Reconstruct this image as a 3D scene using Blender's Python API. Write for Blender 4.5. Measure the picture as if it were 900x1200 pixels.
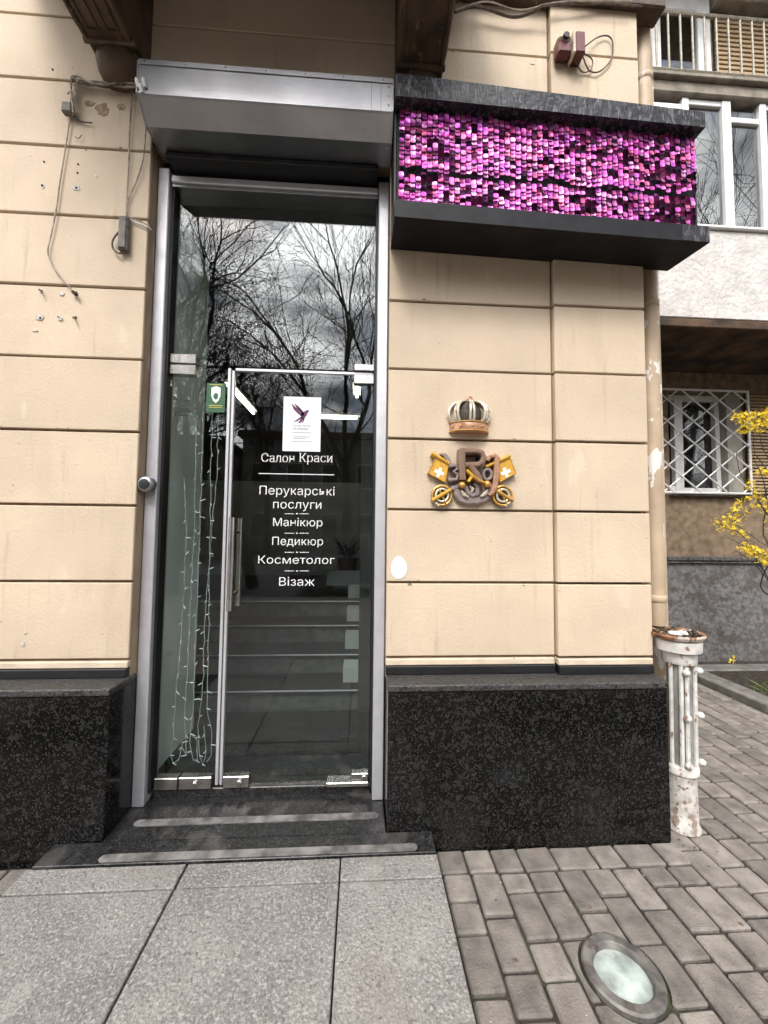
import bpy, bmesh, math, random
from mathutils import Vector, Matrix
random.seed(7)
R_ = math.radians
for o in list(bpy.data.objects): bpy.data.objects.remove(o)
scene = bpy.context.scene
COL = scene.collection

# ------------------------------------------------------------------ camera
CAM = Vector((0, -1.885, 1.4)); YAW, PITCH, ROLL, FPX = R_(3.3), R_(3.0), R_(.6), 450.0
FW = Vector((math.sin(YAW)*math.cos(PITCH), math.cos(YAW)*math.cos(PITCH), math.sin(PITCH)))
_r = FW.cross(Vector((0, 0, 1))).normalized(); _u = _r.cross(FW)
RT = _r*math.cos(ROLL) + _u*math.sin(ROLL); UP = -_r*math.sin(ROLL) + _u*math.cos(ROLL)
cd = bpy.data.cameras.new('camera'); cam = bpy.data.objects.new('camera', cd); COL.objects.link(cam)
cd.sensor_fit = 'VERTICAL'; cd.sensor_height = 36; cd.sensor_width = 27; cd.lens = FPX/1200*36
cd.clip_start = .02; cd.clip_end = 2000
m = Matrix((RT, UP, -FW)).transposed().to_4x4(); m.translation = CAM; cam.matrix_world = m
scene.camera = cam
def un(px, py, ax, val):
    """point of the place on a known plane (wall, glass, ground) measured from a photo position"""
    d = FW*FPX + RT*(px-450) - UP*(py-600); i = 'xyz'.index(ax)
    return CAM + d*((val-CAM[i])/d[i])
def project(p):
    q = Vector(p)-CAM; z = q.dot(FW)
    return (450+FPX*q.dot(RT)/z, 600-FPX*q.dot(UP)/z) if z > .05 else (9e9, 9e9)

# ------------------------------------------------------------------ sky, sun, exposure
SUN_EL, SUN_AZ = R_(48), R_(200)       # azimuth clockwise from +Y: the sun stands behind-left of the camera
w = bpy.data.worlds.new('World'); scene.world = w; w.use_nodes = True
nt = w.node_tree; N = nt.nodes; L = nt.links; N.clear()
out = N.new('ShaderNodeOutputWorld'); bg = N.new('ShaderNodeBackground'); bg.inputs[1].default_value = .083
sky = N.new('ShaderNodeTexSky'); sky.sky_type = 'NISHITA'; sky.sun_disc = False
sky.sun_elevation = SUN_EL; sky.sun_rotation = SUN_AZ; sky.dust_density = 2.0
tc = N.new('ShaderNodeTexCoord'); mp = N.new('ShaderNodeMapping'); mp.inputs['Scale'].default_value = (1, 1, 2.2)
mp.inputs['Location'].default_value = (5.3, 1.1, 1.9)
n1 = N.new('ShaderNodeTexNoise'); n1.inputs['Scale'].default_value = 2.6; n1.inputs['Detail'].default_value = 4; n1.inputs['Roughness'].default_value = .58
n2 = N.new('ShaderNodeTexNoise'); n2.inputs['Scale'].default_value = 4.2; n2.inputs['Detail'].default_value = 4
r1 = N.new('ShaderNodeValToRGB'); r1.color_ramp.elements[0].position = .36; r1.color_ramp.elements[1].position = .5
r2 = N.new('ShaderNodeValToRGB'); e = r2.color_ramp.elements
e[0].position = .38; e[0].color = (2.4, 2.5, 2.8, 1); e[1].position = .60; e[1].color = (26, 25.5, 25, 1)
mx = N.new('ShaderNodeMixRGB')
L.new(tc.outputs['Generated'], mp.inputs[0]); L.new(mp.outputs[0], n1.inputs['Vector']); L.new(mp.outputs[0], n2.inputs['Vector'])
L.new(n1.outputs[0], r1.inputs[0]); L.new(n2.outputs[0], r2.inputs[0])
L.new(r1.outputs[0], mx.inputs[0]); L.new(sky.outputs[0], mx.inputs[1]); L.new(r2.outputs[0], mx.inputs[2])
# thin cloud glows around the veiled sun
sdir = Vector((math.sin(SUN_AZ)*math.cos(SUN_EL), math.cos(SUN_AZ)*math.cos(SUN_EL), math.sin(SUN_EL)))
dt = N.new('ShaderNodeVectorMath'); dt.operation = 'DOT_PRODUCT'; dt.inputs[1].default_value = sdir
nm = N.new('ShaderNodeVectorMath'); nm.operation = 'NORMALIZE'
L.new(tc.outputs['Generated'], nm.inputs[0]); L.new(nm.outputs[0], dt.inputs[0])
cl = N.new('ShaderNodeMath'); cl.operation = 'MAXIMUM'; cl.inputs[1].default_value = 0
pw = N.new('ShaderNodeMath'); pw.operation = 'POWER'; pw.inputs[1].default_value = 7
ma = N.new('ShaderNodeMath'); ma.operation = 'MULTIPLY_ADD'; ma.inputs[1].default_value = 5.5; ma.inputs[2].default_value = .7
vm = N.new('ShaderNodeVectorMath'); vm.operation = 'SCALE'
L.new(dt.outputs['Value'], cl.inputs[0]); L.new(cl.outputs[0], pw.inputs[0]); L.new(pw.outputs[0], ma.inputs[0])
L.new(mx.outputs[0], vm.inputs[0]); L.new(ma.outputs[0], vm.inputs['Scale'])
L.new(vm.outputs[0], bg.inputs[0]); L.new(bg.outputs[0], out.inputs[0])
sd = bpy.data.lights.new('sun', 'SUN'); sd.energy = 1.5; sd.angle = R_(14); sd.color = (1, .95, .88)
sun = bpy.data.objects.new('sun', sd); COL.objects.link(sun)
sdir = Vector((math.sin(SUN_AZ)*math.cos(SUN_EL), math.cos(SUN_AZ)*math.cos(SUN_EL), math.sin(SUN_EL)))
sun.rotation_euler = sdir.to_track_quat('Z', 'Y').to_euler()
vs = scene.view_settings; vs.view_transform = 'Standard'; vs.look = 'None'; vs.gamma = 1; vs.exposure = .46; vs.use_curve_mapping = False
scene.render.resolution_x, scene.render.resolution_y = 768, 1024
scene.render.engine = 'CYCLES'
scene.cycles.max_bounces = 4; scene.cycles.use_light_tree = False; scene.cycles.use_adaptive_sampling = True; scene.cycles.adaptive_threshold = .03; scene.cycles.adaptive_min_samples = 16; scene.cycles.diffuse_bounces = 2; scene.cycles.glossy_bounces = 3; scene.cycles.transparent_max_bounces = 10
scene.cycles.caustics_reflective = False; scene.cycles.caustics_refractive = False

# ------------------------------------------------------------------ helpers
def tag(o, label=None, cat=None, group=None, kind=None):
    if label: o['label'] = label
    if cat: o['category'] = cat
    if group: o['group'] = group
    if kind: o['kind'] = kind
    return o
def empty(name, loc=(0, 0, 0), label=None, cat=None, group=None, kind=None):
    o = bpy.data.objects.new(name, None); COL.objects.link(o); o.location = loc; o.empty_display_size = .1
    return tag(o, label, cat, group, kind)
def link(name, me, parent=None):
    o = bpy.data.objects.new(name, me); COL.objects.link(o)
    if parent is not None:
        o.parent = parent; bpy_inv(o, parent)
    return o
def bpy_inv(o, parent):
    loc = Vector(); p = parent
    mats = Matrix.Identity(4)
    chain = []
    while p is not None:
        chain.append(p); p = p.parent
    for p in reversed(chain):
        mats = mats @ p.matrix_parent_inverse @ p.matrix_basis
    o.matrix_parent_inverse = mats.inverted()
class MB:
    def __init__(s): s.v = []; s.f = []; s.c = []; s.col = None
    def add(s, vs, fs):
        b = len(s.v); s.v += [tuple(v) for v in vs]; s.f += [tuple(i+b for i in f) for f in fs]
        if s.col is not None: s.c += [s.col]*len(fs)
        return s
    def box(s, x0, x1, y0, y1, z0, z1, c=0):
        if c <= 0:
            return s.add([(x, y, z) for z in (z0, z1) for y in (y0, y1) for x in (x0, x1)],
                         [(0, 2, 3, 1), (4, 5, 7, 6), (0, 1, 5, 4), (2, 6, 7, 3), (0, 4, 6, 2), (1, 3, 7, 5)])
        c = min(c, (x1-x0)*.45, (y1-y0)*.45, (z1-z0)*.45)
        V = []; idx = {}
        lo = (x0, y0, z0); hi = (x1, y1, z1)
        for sx in (0, 1):
            for sy in (0, 1):
                for sz in (0, 1):
                    for a in range(3):
                        p = []
                        for k, sg in enumerate((sx, sy, sz)):
                            q = hi[k] if sg else lo[k]
                            if k != a: q += -c if sg else c
                            p.append(q)
                        idx[(sx, sy, sz, a)] = len(V); V.append(p)
        F = []
        for a in range(3):
            b, d = (a+1) % 3, (a+2) % 3
            for sg in (0, 1):
                loop = []
                for (i, j) in ((0, 0), (1, 0), (1, 1), (0, 1)):
                    k = [0, 0, 0]; k[a] = sg; k[b] = i; k[d] = j; loop.append(idx[(*k, a)])
                F.append(loop if sg else loop[::-1])
        for a in range(3):                       # chamfer strips along axis a
            b, d = (a+1) % 3, (a+2) % 3
            for i in (0, 1):
                for j in (0, 1):
                    k0 = [0, 0, 0]; k0[b] = i; k0[d] = j; k1 = list(k0); k1[a] = 1
                    q = [idx[(*k0, b)], idx[(*k1, b)], idx[(*k1, d)], idx[(*k0, d)]]
                    F.append(q if (i != j) else q[::-1])
        for k in [(i, j, l) for i in (0, 1) for j in (0, 1) for l in (0, 1)]:
            q = [idx[(*k, 0)], idx[(*k, 1)], idx[(*k, 2)]]
            F.append(q if sum(k) % 2 else q[::-1])
        return s.add(V, F)
    def tube(s, path, r, n=8, cap=True):
        path = [Vector(p) for p in path]; m_ = len(path)
        rs = r if isinstance(r, (list, tuple)) else [r]*m_
        V = []; F = []; t0 = (path[1]-path[0]).normalized()
        a = Vector((0, 0, 1)) if abs(t0.z) < .9 else Vector((1, 0, 0))
        u = t0.cross(a).normalized()
        for i, p in enumerate(path):
            t = (path[min(i+1, m_-1)]-path[max(i-1, 0)])
            t = t.normalized() if t.length > 1e-9 else t0
            u = u - t*u.dot(t)
            u = u.normalized() if u.length > 1e-6 else t.orthogonal().normalized()
            v_ = t.cross(u)
            for k in range(n):
                an = 2*math.pi*k/n; V.append(p+(u*math.cos(an)+v_*math.sin(an))*rs[i])
        for i in range(m_-1):
            for k in range(n):
                k2 = (k+1) % n; F.append((i*n+k, i*n+k2, (i+1)*n+k2, (i+1)*n+k))
        if cap: F.append(tuple(range(n-1, -1, -1))); F.append(tuple((m_-1)*n+k for k in range(n)))
        return s.add(V, F)
    def lathe(s, prof, c=(0, 0, 0), n=24, axis='z', sx=1, sy=1):
        V = []; F = []; c = Vector(c)
        for (r, h) in prof:
            for k in range(n):
                an = 2*math.pi*k/n; a, b = r*math.cos(an)*sx, r*math.sin(an)*sy
                V.append(c+(Vector((a, b, h)) if axis == 'z' else Vector((a, -h, b))))
        for i in range(len(prof)-1):
            for k in range(n):
                k2 = (k+1) % n; F.append((i*n+k, i*n+k2, (i+1)*n+k2, (i+1)*n+k))
        F.append(tuple(range(n-1, -1, -1))); F.append(tuple((len(prof)-1)*n+k for k in range(n)))
        return s.add(V, F)
    def ball(s, c, r, n=10, sy=1, sz=1):
        prof = [(max(1e-4, r*math.sin(math.pi*i/6)), -r*sz*math.cos(math.pi*i/6)) for i in range(7)]
        return s.lathe(prof, c, n, sy=sy)
    def prism(s, poly, y0, y1):                  # poly in (x, z), extruded along y
        n = len(poly)
        V = [(x, y0, z) for x, z in poly]+[(x, y1, z) for x, z in poly]
        F = [tuple(range(n)), tuple(range(2*n-1, n-1, -1))]+[(i, i+n, (i+1) % n+n, (i+1) % n) for i in range(n)]
        return s.add(V, F)
    def extrude_x(s, poly, x0, x1):              # poly in (y, z), extruded along x
        n = len(poly)
        V = [(x0, y, z) for y, z in poly]+[(x1, y, z) for y, z in poly]
        F = [tuple(range(n)), tuple(range(2*n-1, n-1, -1))]+[(i, i+n, (i+1) % n+n, (i+1) % n) for i in range(n)]
        return s.add(V, F)
    def extrude_z(s, poly, z0, z1):
        n = len(poly)
        V = [(x, y, z0) for x, y in poly]+[(x, y, z1) for x, y in poly]
        F = [tuple(range(n)), tuple(range(2*n-1, n-1, -1))]+[(i, i+n, (i+1) % n+n, (i+1) % n) for i in range(n)]
        return s.add(V, F)
    def stroke(s, path, wd, yf, yb, c=.003, closed=False):   # chamfered bar swept along a path in the wall plane (x, z)
        P = [Vector((x, z)) for x, z in path]; n = len(P)
        ws = wd if isinstance(wd, (list, tuple)) else [wd]*n
        V = []; F = []
        for i, p in enumerate(P):
            a = P[i-1] if (i or closed) else p; b = P[(i+1) % n] if (i < n-1 or closed) else p
            t = (b-a).normalized(); nn = Vector((-t.y, t.x)); h = ws[i]/2; cc = min(c, h*.7)
            for (o, y) in ((-h, yb), (-h, yf+cc), (-h+cc, yf), (h-cc, yf), (h, yf+cc), (h, yb)):
                V.append((p.x+nn.x*o, y, p.y+nn.y*o))
        for i in range(n if closed else n-1):
            j = (i+1) % n
            for k in range(6):
                k2 = (k+1) % 6; F.append((i*6+k, j*6+k, j*6+k2, i*6+k2))
        if not closed: F += [tuple(range(6)), tuple((n-1)*6+k for k in range(5, -1, -1))]
        return s.add(V, F)
    def mesh(s, name, mat, smooth=False):
        me = bpy.data.meshes.new(name); me.from_pydata(s.v, [], s.f)
        if mat: me.materials.append(mat)
        if s.c:
            at = me.attributes.new('tone', 'FLOAT_COLOR', 'FACE')
            for i, cc in enumerate(s.c): at.data[i].color = (*cc, 1)
        bm = bmesh.new(); bm.from_mesh(me); bmesh.ops.recalc_face_normals(bm, faces=bm.faces); bm.to_mesh(me); bm.free()
        if smooth:
            me.polygons.foreach_set('use_smooth', [True]*len(me.polygons))
            me.set_sharp_from_angle(angle=R_(40))
        me.update(); return me
    def build(s, name, mat, parent=None, smooth=False, **kw):
        o = link(name, s.mesh(name, mat, smooth), parent)
        return tag(o, **kw)

# ------------------------------------------------------------------ materials
def mat(name, col, rough=.6, metal=0, var=.12, scale=6, bump=0, bscale=60, col2=None, spec=.5, rand=0, coat=0):
    mt = bpy.data.materials.new(name); mt.use_nodes = True; t = mt.node_tree; n = t.nodes; l = t.links
    b = n['Principled BSDF']; b.inputs['Roughness'].default_value = rough; b.inputs['Metallic'].default_value = metal
    b.inputs['Specular IOR Level'].default_value = spec; b.inputs['Coat Weight'].default_value = coat
    g = n.new('ShaderNodeNewGeometry')
    nz = n.new('ShaderNodeTexNoise'); nz.inputs['Scale'].default_value = scale; nz.inputs['Detail'].default_value = 3
    l.new(g.outputs['Position'], nz.inputs['Vector'])
    rp = n.new('ShaderNodeValToRGB'); e = rp.color_ramp.elements
    c2 = col2 or tuple(max(0, c*(1-var*1.6)) for c in col); c1 = tuple(min(1, c*(1+var*.6)) for c in col) if not col2 else col
    e[0].position = .32; e[1].position = .66; e[0].color = (*c2, 1); e[1].color = (*c1, 1)
    l.new(nz.outputs[0], rp.inputs[0]); last = rp.outputs[0]
    if rand:
        oi = n.new('ShaderNodeObjectInfo'); hs = n.new('ShaderNodeHueSaturation'); mr = n.new('ShaderNodeMapRange')
        mr.inputs[3].default_value = 1-rand; mr.inputs[4].default_value = 1+rand
        l.new(oi.outputs['Random'], mr.inputs[0]); l.new(mr.outputs[0], hs.inputs['Value']); l.new(last, hs.inputs['Color']); last = hs.outputs[0]
    l.new(last, b.inputs['Base Color'])
    if bump:
        nb = n.new('ShaderNodeTexNoise'); nb.inputs['Scale'].default_value = bscale; nb.inputs['Detail'].default_value = 2
        bp = n.new('ShaderNodeBump'); bp.inputs['Strength'].default_value = bump; bp.inputs['Distance'].default_value = .01
        l.new(g.outputs['Position'], nb.inputs['Vector']); l.new(nb.outputs[0], bp.inputs['Height']); l.new(bp.outputs[0], b.inputs['Normal'])
    mt['pb'] = 1
    return mt
def nodes_of(mt):
    t = mt.node_tree; b = t.nodes['Principled BSDF']; return t, t.nodes, t.links, b
def base_link(b): return b.inputs['Base Color'].links[0].from_socket
def overlay(mt, scale, lo, hi, col, vscale=(1, 1, 1), fac=1, kind='noise', detail=3, dist=0):
    """second colour in patches with their own shape: stains, wear, flecks"""
    t, n, l, b = nodes_of(mt); g = n.new('ShaderNodeNewGeometry'); mp = n.new('ShaderNodeMapping'); mp.inputs['Scale'].default_value = vscale
    l.new(g.outputs['Position'], mp.inputs[0])
    if kind == 'noise':
        x = n.new('ShaderNodeTexNoise'); x.inputs['Detail'].default_value = detail; x.inputs['Distortion'].default_value = dist; o = x.outputs[0]
    else:
        x = n.new('ShaderNodeTexVoronoi'); x.feature = kind; o = x.outputs['Distance']
    x.inputs['Scale'].default_value = scale; l.new(mp.outputs[0], x.inputs['Vector'])
    mr = n.new('ShaderNodeMapRange'); mr.inputs[1].default_value = lo; mr.inputs[2].default_value = hi; mr.inputs[4].default_value = fac
    mr.interpolation_type = 'SMOOTHSTEP'
    l.new(o, mr.inputs[0]); m_ = n.new('ShaderNodeMixRGB'); l.new(mr.outputs[0], m_.inputs[0]); l.new(base_link(b), m_.inputs[1])
    m_.inputs[2].default_value = (*col, 1); l.new(m_.outputs[0], b.inputs['Base Color']); return mt

WALL = mat('beige_paint', (.622, .502, .37), .75, var=.08, scale=2.2, bump=.22, bscale=70, rand=.04)
overlay(WALL, 3.0, .56, .78, (.49, .39, .28), (1.6, 1.6, .5), .55)
overlay(WALL, 38, .70, .76, (.30, .21, .13), (1, 1, 1), .55)
overlay(WALL, 9, .64, .74, (.70, .59, .45), (1, 1, .35), .5)
overlay(WALL, 7, .58, .80, (.40, .31, .215), (3.2, 1, .28), .6)          # rain streaks
overlay(WALL, 1.1, .55, .72, (.55, .44, .32), (1, 1, 1), .45)
WALL_SKIRT = mat('pale_skirt_paint', (.68, .56, .42), .7, var=.12, scale=9, bump=.2)
CORE = mat('dark_joint_mortar', (.26, .18, .11), .9, var=.2, scale=12)
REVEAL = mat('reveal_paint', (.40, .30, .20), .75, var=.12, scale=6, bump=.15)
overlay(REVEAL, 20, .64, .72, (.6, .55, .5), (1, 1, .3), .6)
PIPE = mat('pipe_paint', (.50, .385, .265), .55, var=.12, scale=7, bump=.12)
overlay(PIPE, 14, .60, .63, (.74, .71, .68), (1, 1, .6), .95)
CORBEL = mat('weathered_brown_paint', (.09, .058, .033), .65, var=.35, scale=9, bump=.35, bscale=30)
overlay(CORBEL, 30, .64, .72, (.30, .24, .18), (1, .6, 1), .5)
def granite(name, base, fleck, fleck2, rough):
    g_ = mat(name, base, rough, var=.6, scale=70, spec=.32)
    t, n, l, b = nodes_of(g_); g = n.new('ShaderNodeNewGeometry')
    nz = n.new('ShaderNodeTexNoise'); nz.inputs['Scale'].default_value = 30; nz.inputs['Detail'].default_value = 2; l.new(g.outputs['Position'], nz.inputs['Vector'])
    wv = n.new('ShaderNodeVectorMath'); wv.operation = 'MULTIPLY_ADD'; wv.inputs[1].default_value = (.012, .012, .012); l.new(nz.outputs['Color'], wv.inputs[0]); l.new(g.outputs['Position'], wv.inputs[2])
    for sc, lo, hi, fc, cc in ((150, .60, .75, .7, fleck), (80, .84, .95, .75, tuple(q*.75 for q in fleck2)), (260, .90, .94, .9, tuple(q*1.5 for q in fleck2))):
        vz = n.new('ShaderNodeTexVoronoi'); vz.inputs['Scale'].default_value = sc; l.new(wv.outputs[0], vz.inputs['Vector'])
        sp = n.new('ShaderNodeSeparateColor'); l.new(vz.outputs['Color'], sp.inputs[0])
        ms = n.new('ShaderNodeMapRange'); ms.inputs[1].default_value = lo; ms.inputs[2].default_value = hi; ms.inputs[4].default_value = fc; l.new(sp.outputs[0], ms.inputs[0])
        mx_ = n.new('ShaderNodeMixRGB'); l.new(ms.outputs[0], mx_.inputs[0]); l.new(base_link(b), mx_.inputs[1]); mx_.inputs[2].default_value = (*cc, 1)
        l.new(mx_.outputs[0], b.inputs['Base Color'])
    return g_
GRAN = granite('black_granite', (.0035, .0035, .0035), (.0085, .008, .008), (.034, .033, .032), .14)
overlay(GRAN, 24, .56, .68, (.028, .027, .026), fac=.55)
overlay(GRAN, 55, .62, .70, (.05, .048, .046), fac=.5)
overlay(GRAN, 3, .55, .75, (.04, .035, .03), (1, 1, .8), .25)
GRAN_TOP = granite('dusty_granite_ledge', (.045, .043, .041), (.075, .07, .068), (.10, .10, .10), .42)
GRAN_STEP = granite('worn_granite_step', (.014, .014, .015), (.028, .027, .027), (.06, .058, .055), .3)
overlay(GRAN_STEP, 7, .55, .70, (.13, .12, .11), (1, 1, 1), .4)
STRIP = mat('antislip_strip', (.20, .19, .18), .85, var=.4, scale=16, bump=.4, bscale=300)
SLAB = mat('flamed_granite_slab', (.235, .222, .208), .8, var=.16, scale=5, bump=.6, bscale=120, rand=.06)
overlay(SLAB, 105, .47, .66, (.38, .36, .338), (1, 1, 1), .85, dist=.6)
overlay(SLAB, 80, .53, .68, (.12, .112, .107), (1, 1, 1), .8, dist=.3)
overlay(SLAB, 2.6, .52, .72, (.17, .148, .128), (1, 1, 1), .5)
overlay(SLAB, 9, .60, .75, (.36, .34, .32), (1, 1, 1), .4)
PAVER = mat('concrete_paver', (.222, .198, .174), .85, var=.22, scale=14, bump=.5, bscale=130, rand=.24)
overlay(PAVER, 130, .60, .72, (.13, .11, .10), fac=.6)
overlay(PAVER, 3.5, .56, .74, (.16, .135, .118), fac=.55)
JOINT = mat('joint_sand', (.045, .036, .03), .95, var=.35, scale=40, bump=.5, bscale=200)
overlay(JOINT, 6, .52, .64, (.05, .062, .022), fac=.7)
ASPH = mat('asphalt', (.05, .05, .052), .85, var=.2, scale=30, bump=.4, bscale=220)
SOIL = mat('soil', (.05, .038, .028), .95, var=.5, scale=25, bump=1, bscale=60)
KERB = mat('kerb_concrete', (.20, .185, .17), .85, var=.25, scale=12, bump=.3)
ALU = mat('brushed_aluminium', (.62, .62, .65), .42, metal=.5, var=.04, scale=20, bump=.03, bscale=300)
overlay(ALU, 30, .70, .76, (.40, .37, .33), (1, 1, .25), .5)
ALU2 = mat('shutter_housing', (.36, .36, .375), .34, metal=1, var=.10, scale=5, bump=.03, bscale=40)
overlay(ALU2, 16, .60, .72, (.28, .28, .30), (.6, 1, 2.5), .4)
CHROME = mat('brushed_steel', (.58, .56, .53), .24, metal=1, var=.15, scale=18)
BLACKM = mat('black_gasket', (.012, .012, .013), .5, var=.2)
DARKBOX = mat('black_sign_board', (.012, .012, .015), .5, spec=.2, var=.4, scale=8, bump=.08, bscale=24)
PEEL = mat('peeling_black_film', (.018, .018, .021), .4, spec=.3, var=.4, scale=12, bump=.6, bscale=26)
overlay(PEEL, 22, .52, .66, (.13, .13, .145), (1, 1, .35), .7, dist=2.5)
overlay(PEEL, 60, .58, .70, (.30, .30, .32), (2.4, 1, .25), .6, dist=1)
WHITE = mat('white_vinyl', (.80, .80, .80), .5, var=.03)
PAPER = mat('white_paper', (.78, .80, .82), .7, var=.03)
PLASTICW = mat('white_window_frame', (.74, .74, .73), .35, var=.06, scale=12)
CREAM = mat('cream_plastic', (.62, .52, .42), .5, var=.15, scale=25)
MAROON = mat('maroon_plastic', (.12, .018, .02), .45, var=.2, scale=20)
CABLE = mat('dusty_cable', (.13, .105, .085), .7, var=.4, scale=30)
CABLEW = mat('pale_wire', (.42, .36, .29), .65, var=.3, scale=30)
BOXG = mat('grey_plastic_box', (.15, .135, .115), .65, var=.25, scale=40)
GOLD = mat('worn_gold', (.60, .33, .08), .34, metal=.35, var=.15, scale=60)
YGOLD = mat('yellow_enamel', (.68, .38, .05), .4, metal=.1, var=.12, scale=45)
BRONZE = mat('bronze_brown', (.28, .18, .13), .35, metal=.25, var=.12, scale=55)
COPPER = mat('copper_pink', (.52, .29, .18), .36, metal=.3, var=.14, scale=55)
MAUVE = mat('mauve_grey', (.36, .29, .275), .32, metal=.3, var=.14, scale=50)
SILVER = mat('aged_silver', (.66, .58, .46), .34, metal=.3, var=.2, scale=70)
DARKFILL = mat('dark_fill', (.075, .062, .042), .7, var=.4, scale=40)
CASTW = mat('white_painted_iron', (.66, .64, .60), .5, var=.16, scale=18, bump=.2, bscale=50)
overlay(CASTW, 32, .60, .68, (.23, .10, .045), (1, 1, .7), .9)
CASTB = mat('rust_spotted_iron', (.60, .57, .52), .55, var=.18, scale=18, bump=.25, bscale=60)
overlay(CASTB, 20, .50, .62, (.15, .075, .04), (1, 1, .8), .7); overlay(CASTB, 50, .60, .66, (.12, .06, .03), fac=.8)
CASTG = mat('grey_fluted_iron', (.27, .265, .255), .55, var=.18, scale=15, bump=.15)
RUST = mat('rusty_rim', (.30, .15, .07), .8, var=.5, scale=35, bump=.5, bscale=60)
overlay(RUST, 18, .50, .60, (.60, .55, .48), fac=.8)
DEBRIS = mat('leaf_debris', (.09, .065, .04), .95, var=.5, scale=60, bump=1, bscale=80)
LAMPRING = mat('worn_lamp_ring', (.21, .195, .18), .55, metal=.35, var=.35, scale=20, bump=.2, bscale=80)
overlay(LAMPRING, 14, .58, .66, (.08, .055, .04), fac=.8)
FROST = mat('frosted_lens', (.42, .48, .45), .2, var=.3, scale=16, spec=.6, coat=.6)
overlay(FROST, 45, .62, .70, (.35, .38, .34), fac=.7)
STUCCO = mat('white_stucco', (.56, .535, .51), .85, var=.1, scale=6, bump=1.0, bscale=26)
overlay(STUCCO, 15, .028, .0, (.30, .26, .24), (1, 1, 1), .7, kind='DISTANCE_TO_EDGE')
BGWALL = mat('tan_render', (.215, .155, .10), .9, var=.25, scale=14, bump=.6, bscale=110)
BGPLINTH = mat('grey_plaster', (.155, .148, .145), .85, var=.3, scale=24, bump=1, bscale=40)
overlay(BGPLINTH, 5, .52, .66, (.075, .065, .055), (1, 1, 1.6), .75)
DARKTILE = mat('slate_strip', (.10, .095, .092), .7, var=.4, scale=50)
SLAT = mat('blind_slat', (.40, .285, .165), .6, var=.15, scale=30)
SLATD = mat('blind_backing', (.06, .038, .022), .9)
SOFFIT = mat('stained_soffit', (.075, .045, .026), .9, var=.55, scale=5, bump=.5)
CONC = mat('balcony_concrete', (.24, .21, .17), .85, var=.25, scale=8, bump=.4)
RAIL = mat('railing_paint', (.30, .27, .21), .55, var=.25, scale=30)
BARK = mat('bark', (.055, .045, .038), .9, var=.35, scale=12)
TWIG = mat('twig_bark', (.05, .04, .034), .9, var=.3, scale=5)
YELLOW = mat('forsythia_petal', (.92, .66, .02), .6, var=.15, scale=60)
LEAFG = mat('grass_blade', (.10, .16, .03), .6, var=.3, scale=30)
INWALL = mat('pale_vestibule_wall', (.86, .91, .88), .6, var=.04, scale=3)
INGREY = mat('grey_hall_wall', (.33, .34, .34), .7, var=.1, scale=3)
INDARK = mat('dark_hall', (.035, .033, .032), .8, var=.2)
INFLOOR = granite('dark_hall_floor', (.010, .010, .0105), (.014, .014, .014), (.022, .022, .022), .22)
STEPD = mat('dark_tread', (.012, .012, .013), .5, var=.3, scale=20)
STEPG = mat('grey_riser', (.07, .07, .07), .6, var=.25, scale=15)
FARWALL = mat('far_facade', (.34, .29, .24), .85, var=.15, scale=.8)
FARWALL2 = mat('far_facade_grey', (.30, .30, .31), .85, var=.15, scale=.8)
FARROOF = mat('far_roof', (.12, .075, .06), .8)
FARGLASS = mat('far_window_glass', (.03, .035, .04), .12, var=.2)
CARP = mat('grey_car_paint', (.16, .17, .185), .3, metal=.4, var=.02, coat=.8)
TYRE = mat('tyre', (.02, .02, .02), .85)
PURPLE = mat('purple_print', (.14, .05, .13), .7, var=.3, scale=160)
INKG = mat('grey_print', (.25, .23, .27), .8)
GREEN = mat('green_print', (.03, .11, .05), .55, var=.1)
YELPR = mat('yellow_print', (.45, .42, .08), .6)
LEAFD = mat('dark_plant_leaf', (.02, .035, .015), .5)
def emit(name, col, st):
    mt = bpy.data.materials.new(name); mt.use_nodes = True; b = mt.node_tree.nodes['Principled BSDF']
    b.inputs['Base Color'].default_value = (*col, 1); b.inputs['Emission Color'].default_value = (*col, 1); b.inputs['Emission Strength'].default_value = st
    return mt
TUBE = emit('lit_tube', (1, .93, .70), 11)
def glass(name, tint, f0, rough=0):
    mt = bpy.data.materials.new(name); mt.use_nodes = True; t = mt.node_tree; n = t.nodes; l = t.links; n.clear()
    o = n.new('ShaderNodeOutputMaterial'); tr = n.new('ShaderNodeBsdfTransparent'); tr.inputs[0].default_value = (*tint, 1)
    gl = n.new('ShaderNodeBsdfGlossy'); gl.inputs['Roughness'].default_value = rough; gl.inputs[0].default_value = (.95, .97, 1, 1)
    lw = n.new('ShaderNodeLayerWeight'); lw.inputs[0].default_value = .5; pw = n.new('ShaderNodeMath'); pw.operation = 'POWER'; pw.inputs[1].default_value = 5
    mr = n.new('ShaderNodeMapRange'); mr.inputs[3].default_value = f0; mr.inputs[4].default_value = 1; mx_ = n.new('ShaderNodeMixShader')
    l.new(lw.outputs['Facing'], pw.inputs[0]); l.new(pw.outputs[0], mr.inputs[0])
    l.new(mr.outputs[0], mx_.inputs[0]); l.new(tr.outputs[0], mx_.inputs[1]); l.new(gl.outputs[0], mx_.inputs[2]); l.new(mx_.outputs[0], o.inputs[0])
    return mt
GLASS = glass('shopfront_glass', (.94, .975, .96), .044)
WGLASS = glass('window_glass', (.6, .63, .63), .17)
def sequin_mat():
    mt = bpy.data.materials.new('pink_sequin'); mt.use_nodes = True; t, n, l, b = nodes_of(mt)
    a = n.new('ShaderNodeAttribute'); a.attribute_name = 'tone'; l.new(a.outputs['Color'], b.inputs['Base Color'])
    b.inputs['Metallic'].default_value = .8; b.inputs['Roughness'].default_value = .3
    return mt
SEQ = sequin_mat()
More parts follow.
